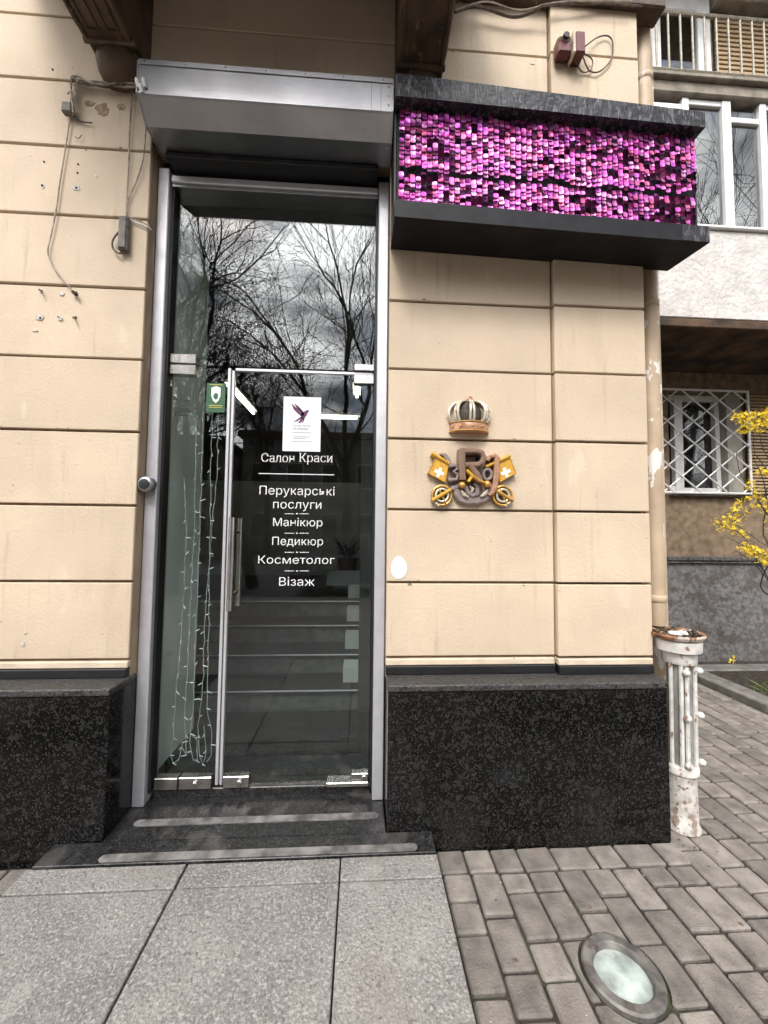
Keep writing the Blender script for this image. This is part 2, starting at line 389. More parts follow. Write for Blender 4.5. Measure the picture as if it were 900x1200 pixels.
def text_mesh(s, name, x0, x1, z0, cap, y, material, thin=0, serif=False):
    """lettering fitted between x0 and x1 with its baseline at z0"""
    cu = bpy.data.curves.new(name, 'FONT'); cu.body = s; cu.size = 1; cu.resolution_u = 3; cu.offset = thin
    ob = bpy.data.objects.new(name, cu); COL.objects.link(ob)
    dg = bpy.context.evaluated_depsgraph_get(); me = bpy.data.meshes.new_from_object(ob.evaluated_get(dg))
    bpy.data.objects.remove(ob); me.name = name
    if serif:                                                      # slab feet at the ends of the stems
        V = [tuple(v.co) for v in me.vertices]; F = [tuple(p.vertices) for p in me.polygons]
        tops = (0, .52, .546, .727, .73)
        for e_ in me.edges:
            a, b = (me.vertices[i].co for i in e_.vertices)
            if abs(a.y-b.y) < .004 and .04 < abs(a.x-b.x) < .2 and (abs(a.y) < .012 or a.y > .5):
                x0_, x1_ = min(a.x, b.x)-.055, max(a.x, b.x)+.055; t_ = .04 if a.y < .1 else -.04; k0 = len(V)
                V += [(x0_, a.y, .0004), (x1_, a.y, .0004), (x1_, a.y+t_, .0004), (x0_, a.y+t_, .0004)]; F.append((k0, k0+1, k0+2, k0+3))
        me = bpy.data.meshes.new(name); me.from_pydata(V, [], F)
    xs = [v.co.x for v in me.vertices]; k = (x1-x0)/(max(xs)-min(xs)); mn = min(xs)
    kz = cap/.73
    for v in me.vertices: v.co = Vector((x0+(v.co.x-mn)*k, y, z0+v.co.y*kz))
    me.materials.clear(); me.materials.append(material); return me

# ================================================================== SETTING: ground, pavement, road
MB().box(-300, 300, -300, 300, -.45, -.30).build('ground', mat('ground_far', (.09, .085, .075), .95, var=.3, scale=.3), kind='structure')
MB().box(-80, 80, -15, -6.2, -.29, -.13).build('road', ASPH, kind='structure')
kb = empty('road_kerb', (0, -6.1, 0), kind='structure')
km = MB().box(-.49, .49, -.08, .08, -.25, 0, .012).mesh('kerbstone', KERB)
for i in range(24):
    o = link('kerbstone', km); o.parent = kb; o.location = (-14+i*1.0, 0, 0)
FARPAVE = mat('pavement_blocks', (.24, .21, .185), .85, var=.2, scale=9, bump=.4, bscale=40)
pave = empty('pavement', (1.8, 0, 0), kind='structure')
MB().box(-14, 10, -6.0, 2.25, -.28, -.014).build('joint_bed', JOINT, pave)
# pavers: columns of mixed stones running away from the camera
LAMP = (.852, -.628); LAMP_R = .118
bricks = []
CW = .1195
def column(x, y0, y1, seed):
    rnd = random.Random(seed); y = y1; first = True
    while y > y0:
        ln = rnd.choice((.178, .178, .119, .119, .178))
        if first: ln = rnd.choice((.178, .119, .09)); first = False
        y -= ln; bricks.append((x, y, CW, ln))
for i in range(int((3.24-.33)/CW)): column(.348+i*CW, -1.6 if i < 30 else -.3, (-.249 if .348+i*CW < 1.40 else 2.2), 100+i)
x = .345; rr = random.Random(5)
while x < 1.44:                                                    # header course along the plinth
    ln = rr.choice((.119, .178, .119, .15)); bricks.append((x, -.248, ln, .1195)); x += ln
for i in range(10): column(-2.5+i*CW, -.9, -.14, 300+i)
def area(b):
    cx, cy = b[0]+b[2]/2, b[1]+b[3]/2; px, py = project((cx, cy, 0))
    if not (-40 < px < 940 and py < 1250): return 0
    return b[2]*b[3]/max(.2, (cy-CAM.y))**3
bricks.sort(key=area, reverse=True)
mcache = {}
def brick_mesh(w_, l_):
    k = (round(w_, 3), round(l_, 3))
    if k not in mcache: mcache[k] = MB().box(-w_/2+.0052, w_/2-.0052, -l_/2+.0052, l_/2-.0052, -.05, 0, .006).mesh('paver', PAVER)
    return mcache[k]
cut = []
rest = MB()
rb = random.Random(9)
for i, (bx_, by, bw, bl) in enumerate(bricks):
    cx, cy = bx_+bw/2, by+bl/2; z = rb.uniform(-.0045, .002)
    near = math.hypot(max(abs(LAMP[0]-cx)-bw/2, 0), max(abs(LAMP[1]-cy)-bl/2, 0)) < LAMP_R+.012
    if i < 290 or near:
        o = link('paver', brick_mesh(bw, bl)); o.parent = pave
        o.location = (cx-1.8, cy, z); o.rotation_euler = (rb.uniform(-.018, .018), rb.uniform(-.018, .018), rb.uniform(-.016, .016))
        if near: cut.append(o)
    elif area((bx_, by, bw, bl)) > 0 or cy > -1:
        rest.box(bx_+.006, bx_+bw-.006, by+.006, by+bl-.006, -.05, z, .006)
rest.build('far_pavers', PAVER, pave, kind='stuff')
MB().box(-14, -2.5, -6.0, 2.2, -.2, -.004).build('plain_paving', FARPAVE, pave)
MB().box(-2.5, 10, -6.0, -1.75, -.2, -.004).build('plain_paving', FARPAVE, pave)
# stones round the sunken lamp are cut to its circle
cyl = MB().lathe([(LAMP_R+.010, -.1), (LAMP_R+.010, .1)], (*LAMP, 0), 40).build('cutter', None)
dg = bpy.context.evaluated_depsgraph_get()
for o in cut:
    md = o.modifiers.new('cut', 'BOOLEAN'); md.operation = 'DIFFERENCE'; md.object = cyl; md.solver = 'EXACT'
dg.update()
newm = [(o, bpy.data.meshes.new_from_object(o.evaluated_get(dg))) for o in cut]
for o, me in newm:
    o.modifiers.clear(); me.name = 'paver'
    if len(me.vertices) == 0: bpy.data.objects.remove(o)
    else: o.data = me
bpy.data.objects.remove(cyl)

# landing of grey slabs with a dark granite threshold
land = empty('entrance_landing', (-.47, -.6, 0), kind='structure')
LX = (-1.283, -.672, -.067, .329); ZT = .078
MB().box(-1.27, .318, -3.2, -.14, -.05, .05).build('bed', JOINT, land)
for (a, b) in ((-.352, -.246), (-.80, -.356), (-1.45, -.805), (-2.1, -1.455), (-2.75, -2.105), (-3.2, -2.755)):
    for k in range(3):
        g = .0035 if k != 0 else .0055
        MB().box(LX[k]+(.001 if k == 0 else g), LX[k+1]-(.002 if k == 2 else (.0055 if k == 0 else .0025)), a+.0015, b-.0015, .02, ZT+random.uniform(-.002, .002), .003).build('slab', SLAB, land)
th = empty('granite_threshold', (-.47, -.05, 0), kind='structure')
MB().box(-1.072, .122, -.132, .125, .02, .084).build('tread_slab', GRAN_STEP, th)
MB().box(-1.265, .325, -.243, -.1325, .01, .0835, .002).build('tread_slab', GRAN_STEP, th)
MB().box(-1.003, .060, .126, .40, .02, .128, .004).build('door_sill', GRAN_STEP, th)
def pill(x0, x1, y0, y1):
    r = (y1-y0)/2; c = (y0+y1)/2; P = []
    for k in range(9): a = -math.pi/2+math.pi*k/8; P.append((x1-r+r*math.cos(a), c+r*math.sin(a)))
    for k in range(9): a = math.pi/2+math.pi*k/8; P.append((x0+r+r*math.cos(a), c+r*math.sin(a)))
    return P
MB().extrude_z(pill(-1.0, .095, -.052, -.012), .084, .0866).build('antislip_strip', STRIP, th)
MB().extrude_z(pill(-1.03, .25, -.236, -.198), .0836, .0862).build('antislip_strip', STRIP, th)

# ================================================================== SALON BUILDING
bld = empty('salon_building', (-.4, .2, 0), 'beige banded salon facade with black granite plinth and brown balcony brackets', 'building')
JZ = [.795, 1.155, 1.513, 1.867, 2.222, 2.575, 2.93, 3.282, 3.625, 3.963, 4.30, 4.65]
XL, XR, XP, XC = -1.075, .125, .968, 1.455
core = MB()
core.box(-4.5, XL-.004, .017, .5, -.1, 4.9); core.box(XR+.004, 1.44, .017, .5, -.1, 4.9); core.box(XL-.004, XR+.004, .017, .5, 3.36, 4.9)
core.build('wall_core', CORE, bld)
G = .006
for a, b in zip(JZ, JZ[1:]):
    y = random.uniform(-.0015, .0015)
    if a > 3.2:
        if a < 3.3: MB().box(-4.5, XL-.001, y, .018, a+G, b-G, .003).build('wall_panel', WALL, bld); MB().box(XL+.001, XP-.004, y+.001, .018, 3.345, b-G, .005).build('wall_panel', WALL, bld)
        else: MB().box(-4.5, XP-.004, y, .018, a+G, b-G, .003).build('wall_panel', WALL, bld)
    else:
        MB().box(-4.5, XL, y, .018, a+G, b-G, .003).build('wall_panel', WALL, bld)
        MB().box(XR, XP-.004, y, .018, a+G, b-G, .003).build('wall_panel', WALL, bld)
    MB().box(XP+.004, XC, y-.024, .06, a+G, b-G, .003).build('pilaster_panel', WALL, bld)
# door reveals, return wall, skirting, joints
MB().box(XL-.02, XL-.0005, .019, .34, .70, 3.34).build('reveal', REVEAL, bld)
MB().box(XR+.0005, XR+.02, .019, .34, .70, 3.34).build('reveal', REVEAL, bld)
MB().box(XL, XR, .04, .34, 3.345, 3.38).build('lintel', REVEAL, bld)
MB().box(XC-.02, 1.665, .125, 2.3, -.1, 4.9, .004).build('return_wall', REVEAL if False else PIPE, bld)
for (a, b, yy) in ((-4.5, XL, 0), (XR, XP-.004, 0), (XP+.004, XC, -.022)):
    MB().box(a, b-.001, yy-.004, .03, .757, .788, .004).build('skirting', WALL_SKIRT, bld)
    MB().box(a, b-.003, yy-.012, .035, .716, .756, .003).build('black_base_strip', BLACKM, bld)
for (a, b, nm) in ((-4.5, -1.072, 0), (.128, 1.436, 1)):
    p = MB().box(a, b, -.13, .07, -.06, .684, .002).build('granite_plinth', GRAN, bld)
    MB().box(a-(0 if nm else -.0), b+.004, -.137, .06, .6855, .7145, .004).build('ledge', GRAN_TOP, p)
# balcony above, carried on brackets
MB().box(-1.72, .52, -1.12, .03, 4.24, 4.42, .02).build('balcony_slab', CORBEL, bld)
MB().box(-1.68, .48, -1.05, -.02, 4.19, 4.239, .01).build('balcony_soffit', CORBEL, bld)
MB().box(.50, 1.6, -.055, .04, 4.235, 4.40, .008).build('cornice', CORBEL, bld)
def corbel(x0, x1):
    P = [(.03, 3.690), (-.125, 3.690), (-.150, 3.678), (-.20, 3.668), (-.32, 3.672), (-.5, 3.70), (-.68, 3.78), (-.82, 3.9), (-.9, 4.02), (-.94, 4.188), (.03, 4.188)]
    c = MB().extrude_x(P, x0, x1).build('corbel', CORBEL, bld, smooth=True)
    wd = x1-x0
    rows = [(.118, 3.70), (.125, 3.675), (.118, 3.645), (.100, 3.615), (.070, 3.592), (.02, 3.582)]
    MB().lathe([(r_q, z_q) for r_q, z_q in rows], ((x0+x1)/2, -.005, 0), 24, sy=1.05).build('drop', CORBEL, c, smooth=True)
    # panel mouldings under the bracket and lips along its edges
    for fx in (.06, .94):
        MB().tube([(x0+wd*fx, -.155, 3.671), (x0+wd*fx, -.32, 3.667), (x0+wd*fx, -.5, 3.696), (x0+wd*fx, -.68, 3.775)], .012, 6).build('moulding', CORBEL, c)
    for fx in (.3, .7):
        MB().tube([(x0+wd*(fx-.11), -.30, 3.668), (x0+wd*(fx-.11), -.185, 3.668), (x0+wd*(fx+.11), -.185, 3.668), (x0+wd*(fx+.11), -.30, 3.668)], .006, 6).build('moulding', CORBEL, c)
    MB().tube([(x0-.006, -.134, 3.678), (x1+.006, -.134, 3.678)], .013, 8).build('moulding', CORBEL, c)
    return c
corbel(-1.315, -1.095); corbel(.140, .372)
# old drill holes, plugs and patches of lost paint on the left panels
PLUG = mat('dark_plug', (.03, .022, .018), .9); SCAR = mat('bare_filler', (.62, .58, .52), .85, var=.2, scale=60); GLUE = mat('old_glue', (.36, .25, .15), .85, var=.3, scale=50)
def blob(px, py, r, mt, nm, sx=1, sy=1, proud=.0012):
    c = un(px, py, 'y', 0); rnd = random.Random(int(px*13+py)); P = []
    for k in range(14):
        a = 2*math.pi*k/14; q = r*rnd.uniform(.7, 1.2); P.append((c.x+q*sx*math.cos(a), c.z+q*sy*math.sin(a)))
    MB().prism(P, -.0022-proud, .002).build(nm, mt, bld)
for (px, py) in ((52, 190), (92, 193), (91, 203), (90, 343), (89, 372), (62, 82), (69, 372)): blob(px, py, .0045, PLUG, 'drill_hole', proud=.0016)
for (px, py, s_) in ((50, 218, .013), (90, 220, .018), (113, 206, .010), (47, 372, .018), (72, 344, .012), (71, 374, .010), (48, 341, .008), (27, 755, .009), (30, 742, .006)): blob(px, py, s_, SCAR, 'paint_chip')
for (px, py) in ((50, 218), (90, 221), (48, 373)): blob(px, py, .006, PLUG, 'drill_hole', proud=.003)
for (px, py, s_, a, b) in ((120, 128, .035, .9, 1.0), (106, 122, .025, 1, .6), (143, 126, .022, 1, .8)): blob(px, py, s_, GLUE, 'glue_mark', a, b, .0006)
rc = random.Random(77)
for k in range(34):                                                # chips along the panel edges and pin marks
    zj = rc.choice(JZ[:10]); xj = rc.choice((rc.uniform(-1.8, -1.1), rc.uniform(.15, .95)))
    px_, py_ = project((xj, 0, zj+rc.choice((-1, 1))*rc.uniform(.008, .014) if k % 3 else zj+rc.uniform(.05, .3)))
    blob(px_, py_, rc.uniform(.002, .006), (SCAR, GLUE, PLUG)[k % 3] if k % 3 != 2 else GLUE, 'paint_chip', rc.uniform(.8, 2.2), .8, .0008)
for (px, py) in ((49, 341), (88, 373)):
    c = un(px, py, 'y', 0); MB().tube([(c.x, .0, c.z), (c.x+.012, -.03, c.z-.012)], .004, 6).build('wall_screw', BOXG, bld)

# ================================================================== ENTRANCE
ent = empty('glass_entrance', (-.47, .12, .08), 'tall glass shopfront entrance in grey aluminium frame with clear door', 'entrance')
fr = empty('frame', (0, 0, 0)); fr.parent = ent; bpy_inv(fr, ent)
for (a, b) in ((XL+.003, -1.016), (.068, XR-.003)):
    MB().box(a, b, .068, .20, .085, 3.27, .004).build('jamb', ALU, fr)
    MB().box(b-.004 if a < 0 else a-.012, b+.012 if a < 0 else a+.004, .10, .16, .13, 3.19).build('gasket', BLACKM, fr)
MB().box(-1.008, .063, .07, .20, 3.20, 3.236, .004).build('head_rail', ALU, fr)
MB().box(-1.008, .063, .082, .20, 3.184, 3.199, .002).build('head_bead', ALU2, fr)
MB().box(XL+.004, XR-.004, .12, .33, 3.237, 3.343).build('head_board', BLACKM, fr)
YG = .134
MB().box(-1.0, .056, YG, YG+.004, 2.262, 3.185).build('transom_pane', GLASS, ent)
MB().box(-1.0, -.712, YG, YG+.004, .135, 2.250).build('side_pane', GLASS, ent)
dleaf = MB().box(-.672, .052, YG, YG+.004, .140, 2.236).build('door_leaf', GLASS, ent)
MB().box(-.709, -.694, YG-.006, YG+.018, .14, 2.25, .002).build('edge_profile', ALU, ent)
MB().box(-.688, -.674, YG-.006, YG+.018, .14, 2.238, .002).build('edge_profile', ALU, dleaf)
MB().box(-.672, .052, YG-.005, YG+.017, 2.237, 2.252, .002).build('top_profile', ALU, dleaf)
MB().box(-.60, .05, YG-.002, YG+.014, .1305, .1395).build('bottom_seal', CHROME, dleaf)
def fitting(x0, x1, z0, z1, par, knob=None):
    f = MB().box(x0, x1, YG-.018, YG+.028, z0, z1, .003).build('patch_fitting', CHROME, par)
    if knob is not None: MB().lathe([(.015, 0), (.015, .010), (.011, .013)], (knob, YG-.018, (z0+z1)/2), 14, 'y').build('lock_knob', CHROME, f)
    return f
fitting(-1.002, -.870, 2.262, 2.312, ent); fitting(-1.002, -.870, 2.204, 2.256, ent)
fitting(-.052, .055, 2.256, 2.292, ent); fitting(-.052, .055, 2.186, 2.236, dleaf)
fitting(-.998, -.885, .129, .185, ent); fitting(-.880, -.722, .129, .186, ent, -.80); fitting(-.668, -.540, .131, .186, dleaf, -.585)
fitting(-.035, .05, .152, .186, dleaf, .03); MB().box(-.16, .05, YG-.03, YG+.02, .1285, .150, .003).build('floor_closer', CHROME, ent)
for (yy, dx) in ((.075, 0), (.205, .0)):
    h = MB().tube([(-.647+dx, yy, 1.005), (-.647+dx, yy, 1.465)], .0145, 12).build('pull_handle', CHROME, dleaf, smooth=True)
    for zz in (1.08, 1.39): MB().tube([(-.647+dx, yy, zz), (-.647+dx, YG+.004, zz)], .008, 8).build('standoff', CHROME, h)
# vinyl lettering on the door (flat print)
YT = YG-.0012
def gl(px, py): return un(px, py, 'y', YT)
def word(s, px0, px1, base, cap, serif=False):
    a = gl(px0, base); b = gl(px1, base); k = gl(px0, base-cap).z-a.z
    me = text_mesh(s, 'lettering', a.x, b.x, (a.z+b.z)/2, k, YT, WHITE, -.005, serif); return link('lettering', me, dleaf)
def seraphs(o): pass
word('Салон', 306, 345.5, 541.6, 10.6, True); word('Краси', 350.5, 390, 541.6, 10.6, True); word('Перукарські', 304, 392, 580, 10.3); word('послуги', 320, 376.5, 596, 10.3)
word('Манікюр', 320, 377.8, 616.6, 9.6); word('Педикюр', 319, 378.5, 638.8, 9.6); word('Косметолог', 302.5, 392, 660.6, 9.4); word('Візаж', 327, 368.5, 686.4, 10)
def hline(px0, px1, py, t=.0028):
    a = gl(px0, py); b = gl(px1, py); MB().box(a.x, b.x, YT-.0002, YT+.0004, a.z-t/2, a.z+t/2).build('lettering', WHITE, dleaf)
hline(303, 391.7, 554.8, .004)
for py in (602, 624.8, 647.2, 669):
    hline(333.5, 344.5, py); hline(351, 362, py); hline(347, 349, py, .006)

# ================================================================== ROLLER SHUTTER
sh = empty('roller_shutter', (-.46, -.1, 3.3), 'silver roller shutter housing mounted above the glass door', 'shutter box')
P = [(-.0, 3.52), (-.196, 3.512), (-.204, 3.505), (-.204, 3.352), (-.198, 3.345), (-.122, 3.283), (-.0, 3.283)]
MB().extrude_x(P, -1.028, .116).build('housing', ALU2, sh)
MB().box(-1.028, .116, -.2085, -.2045, 3.487, 3.512, .001).build('top_flange', ALU2, sh)
for (a, b) in ((-1.034, -1.0285), (.1165, .121)):
    MB().extrude_x([(y_*1.015, 3.4+(z_-3.4)*1.02) for y_, z_ in P], a, b).build('end_cap', ALU2, sh)
MB().box(-1.0, .06, -.01, .10, 3.255, 3.2815, .003).build('bottom_bar', BLACKM, sh)
for xx in (.018, .062): MB().box(xx, xx+.0016, -.2052, -.2042, 3.354, 3.486).build('seam', BLACKM, sh)
for k in range(7): MB().lathe([(.0042, 0), (.0034, .002)], (-1.0+k*.178, -.2086, 3.499), 8, 'y').build('screw', CHROME, sh)
for k in range(3): MB().lathe([(.0048, 0), (.004, .002)], (.098, -.2045, 3.38+k*.045), 8, 'y').build('screw', CHROME, sh)
for xx in (-.985, .10): MB().lathe([(.007, 0), (.005, .004)], (xx, -.1, 3.2815), 8).build('rivet', CHROME, sh)

# ================================================================== SEQUIN SIGN
sg = empty('sequin_sign', (.86, -.12, 2.8), 'black sign box faced with shimmering pink sequins above the emblem', 'shop sign')
SX0, SX1 = .128, 1.605
def drop(x): return -.040*(x-SX0)/(SX1-SX0)          # the box hangs a little lower at its right end
def sbox(name, yf, z0, z1, mt, x0=SX0, x1=SX1, yb=-.004, back=0, z1r=0):
    V = []; 
    for x_ in (x0, x1):
        d = drop(x_); e_ = z1r if x_ == x1 else 0
        V += [(x_, yf, z0+d), (x_, yf, z1+d+e_), (x_, yb, z1+d+e_), (x_, yb, z0+d+back)]
    b = MB().add(V, [(0, 1, 2, 3), (7, 6, 5, 4), (0, 4, 5, 1), (1, 5, 6, 2), (2, 6, 7, 3), (3, 7, 4, 0)])
    return b.build(name, mt, sg)
sbox('top_fascia', -.25, 3.377, 3.487, PEEL, z1r=-.035)
sbox('bottom_fascia', -.25, 2.806, 2.886, DARKBOX, back=.035)
sbox('peeled_film', -.2514, 2.8075, 2.884, PEEL, x0=1.47, x1=SX1-.0005, yb=-.2502)
sbox('backing', -.185, 2.888, 3.375, DARKBOX, x0=SX0+.012, x1=SX1-.01)
for xx in (SX0, SX1-.008): sbox('side_panel', -.19, 2.886, 3.377, BLACKM, x0=xx, x1=xx+.008)
def seq_rows(ztop, zbot, y0, seed):
    b = MB(); rnd = random.Random(seed); wd = .0262; n = int((SX1-SX0-.03)/wd); hh = .0195
    for i in range(n):
        x_ = SX0+.02+(i+.5)*wd; d = drop(x_); fx = i/n
        wav = .006*math.sin(i*.23+seed)+.004*math.sin(i*.71)
        k = 0; z = ztop+d-rnd.random()*hh
        coltone = rnd.random()
        while z > zbot+d+wav:
            # pink patches, and patches coloured dark for turned backs and dark reflections
            patch = math.sin(i*.37+seed*2+k*.33)+math.sin(i*.16-k*.52+seed)+.7*math.sin(i*.83+k*.9)
            dark = (prev if k and rnd.random() < .25 else rnd.random() < (.06+.34*fx+.4*(coltone-.5)-.18*patch+(.10 if seed > 3 else 0))); prev = dark
            tx = rnd.gauss(0, .09 if not dark else .15); tz = rnd.gauss(0, .08)
            base = rnd.choice(((.70, .12, .47), (.74, .16, .54), (.58, .07, .38), (.68, .12, .30), (.58, .11, .56), (.80, .28, .62)))
            b.col = base if not dark else rnd.choice(((.10, .008, .05), (.04, .004, .03), (.16, .012, .07), (.025, .004, .02)))
            M_ = Matrix.Translation((x_+rnd.uniform(-.001, .001), y0-.002*(k % 2)-.0015*rnd.random(), z-hh*.55+rnd.uniform(-.002, .002))) @ Matrix.Rotation(tz, 4, 'Z') @ Matrix.Rotation(-.16+tx if not dark else .25+tx, 4, 'X') @ Matrix.Rotation(rnd.gauss(0, .05), 4, 'Y')
            h = .0113; q = .0045; hv = .0122
            pts = [(-h+q, -hv), (h-q, -hv), (h, -hv+q), (h, hv-q), (h-q, hv), (-h+q, hv), (-h, hv-q), (-h, -hv+q)]
            # each sequin is a shallow cup with a stitched centre
            V = [M_ @ Vector((px_, 0, pz_)) for px_, pz_ in pts]+[M_ @ Vector((px_*.3, .0010, pz_*.3)) for px_, pz_ in pts]
            b.add(V, [(j, (j+1) % 8, 8+(j+1) % 8, 8+j) for j in range(8)]+[tuple(range(8, 16))])
            z -= hh; k += 1
    return b
seq_rows(3.376, 3.090, -.208, 2).build('upper_sequins', SEQ, sg, kind='stuff')
seq_rows(3.078, 2.886, -.198, 5).build('lower_sequins', SEQ, sg, kind='stuff')

# ================================================================== EMBLEM: crown and monogram
YE = -.03
def ez(zx, zy):
    p = un(490+zx/6.923, 450+zy/6.923, 'y', YE); return (p.x, p.z)
def ezs(l_): return [ez(*p) for p in l_]
U = 1/6.923/242.0           # size of one drawing unit on the wall, in metres
cx, zb = ez(422, 388); _, zt = ez(422, 312); _, ztop = ez(430, 128)
cr = empty('crown_emblem', (cx, 0, zb), 'small silver and copper crown relief mounted on the wall above the monogram', 'crown')
RX, DX = 163*U, .062
def arc(r, z, n=17, dy=1): return [(cx+RX*r*math.sin(R_(-90+180*k/(n-1))), -DX*dy*r*math.cos(R_(-90+180*k/(n-1))), z) for k in range(n)]
def shell(rows, cap=True):
    b = MB(); V = [p for row in rows for p in row]; n = len(rows[0]); F = []
    for i in range(len(rows)-1):
        for k in range(n-1): F.append((i*n+k, i*n+k+1, (i+1)*n+k+1, (i+1)*n+k))
    if cap: F += [tuple(range(n)), tuple((len(rows)-1)*n+k for k in range(n))]
    return b.add(V, F)
bd = shell([arc(.95, zb-.004), arc(1.0, zb), arc(1.0, zt), arc(.96, zt+.003)]).build('band', COPPER, cr, smooth=True)
for zz in (zb+.002, zt-.001): MB().tube(arc(1.02, zz), .0035, 6).build('band_rim', GOLD, bd)
for a in (-62, -33, 2, 36, 64): MB().ball((cx+RX*1.02*math.sin(R_(a)), -DX*1.02*math.cos(R_(a)), (zb+zt)/2), .0055, 8).build('stud', GOLD, bd)
H = ztop-zt
def rad(t): return [.93, 1.04, 1.10, 1.10, 1.02, .84, .58, .30, .10][int(t)]
lin = [arc(rad(i)*.60, zt+H*h_, 13) for i, h_ in enumerate((0, .14, .30, .48, .66, .82, .92, .96, .93))]
shell(lin).build('hollow_shade', DARKFILL, cr, smooth=True)  # dark inner dome; the shade of the open crown is put into its colour
for a in (-80, -44, 0, 44, 80):
    for da in (-5.5, 5.5):
        pth = [(cx+RX*rad(i)*math.sin(R_(a+da*(1-.06*i))), -DX*rad(i)*math.cos(R_(a+da))-.003, zt+H*h_) for i, h_ in enumerate((0, .14, .30, .48, .66, .82, .93, .98, .96))]
        MB().tube(pth, .0066, 8).build('arch', SILVER, cr, smooth=True)
MB().tube([(cx+.0135*math.cos(R_(a)), -DX*.35, ztop+.002+.016*math.sin(R_(a))) for a in range(0, 181, 20)], .0042, 6).build('finial_ring', COPPER, cr, smooth=True)
MB().ball((cx, -DX*.35, ztop+.003), .008, 10).build('finial_ball', COPPER, cr, smooth=True)

c0, z0_ = ez(440, 950)
mo = empty('monogram_emblem', (c0, 0, z0_), 'coloured relief monogram with letters R and J, crossed flags and two golden orbs', 'emblem')
def st(name, pts, wd, yf, mt, yb=.002, c=.004, par=None, closed=False): return MB().stroke(ezs(pts), [q*U for q in wd] if isinstance(wd, (list, tuple)) else wd*U, yf, yb, c, closed).build(name, mt, par or mo)
# curved cup of the monogram
st('scroll', [(322, 850), (325, 890), (350, 925), (400, 945), (470, 945), (530, 930), (580, 895), (605, 850), (618, 800)], [62, 70, 74, 74, 74, 74, 70, 58, 50], -.030, MAUVE, c=.009)
st('scroll_fold', [(385, 830), (405, 880), (440, 905), (480, 890), (485, 830), (455, 800)], 44, -.040, MAUVE, c=.008)
for pts in ([(345, 865), (370, 900), (405, 920)], [(415, 830), (440, 855), (432, 880)], [(505, 915), (540, 890), (560, 860)]): st('silver_highlight', pts, [14, 34, 12], -.044, SILVER, c=.006)
# letter J
st('letter_j', [(560, 625), (580, 592), (612, 585), (635, 600), (634, 680), (628, 760), (618, 830), (600, 880), (570, 905)], [26, 34, 40, 46, 46, 46, 44, 36, 20], -.048, COPPER, c=.006)
# letter R
r_ = MB()
r_.stroke(ezs([(350, 532), (348, 660), (352, 782)]), 52*U, -.064, .002, .007)
r_.stroke(ezs([(345, 553), (465, 551), (505, 565), (520, 600), (510, 640), (470, 662), (370, 664)]), 44*U, -.0645, .002, .007)
r_.stroke(ezs([(405, 660), (455, 725), (480, 765), (500, 800)]), [44*U, 50*U, 50*U, 30*U], -.066, .002, .007)
r_.build('letter_r', BRONZE, mo)
st('letter_back', [(372, 575), (490, 575), (490, 640), (372, 640)], 26, -.02, DARKFILL)
# small letters
st('small_letter', [(250, 668), (305, 662), (318, 690), (285, 712), (322, 735), (312, 775), (245, 782)], 26, -.040, MAUVE, c=.005)
MB().stroke([(lambda q: (q[0], q[1]))(ez(560+34*math.cos(R_(a)), 735+42*math.sin(R_(a)))) for a in range(0, 360, 24)], 24*U, -.042, .002, .005, True).build('small_letter', MAUVE, mo)
st('ribbon', [(180, 568), (215, 570), (245, 610), (262, 655), (300, 650)], [18, 34, 40, 40, 20], -.028, MAUVE, c=.005)
# flags
def flag(pts, cc, ang, pole):
    f = MB(); E_ = ezs(pts); f.prism(E_, -.026, .002); fo = f.build('flag', YGOLD, mo)
    c_, s_ = math.cos(R_(ang)), math.sin(R_(ang))
    def rt(l_): return [(cc[0]+x_*c_-y_*s_, cc[1]+x_*s_+y_*c_) for x_, y_ in l_]
    a, b = 13, 40
    MB().prism(ezs(rt([(-a, -b), (a, -b), (a, -a), (b, -a), (b, a), (a, a), (a, b), (-a, b), (-a, a), (-b, a), (-b, -a), (-a, -a)])), -.0275, -.02).build('cross', WHITE, fo)
    st('edge', pts+[pts[0]], 9, -.029, GOLD, par=fo)
    st('pole', pole, [34, 30, 26], -.036, YGOLD, c=.008, par=fo)
flag([(142, 605), (250, 648), (220, 798), (85, 722)], (172, 716), 22, [(112, 562), (180, 602), (250, 645)])
flag([(652, 645), (752, 602), (795, 722), (665, 795)], (712, 716), -22, [(745, 582), (650, 628), (548, 672)])
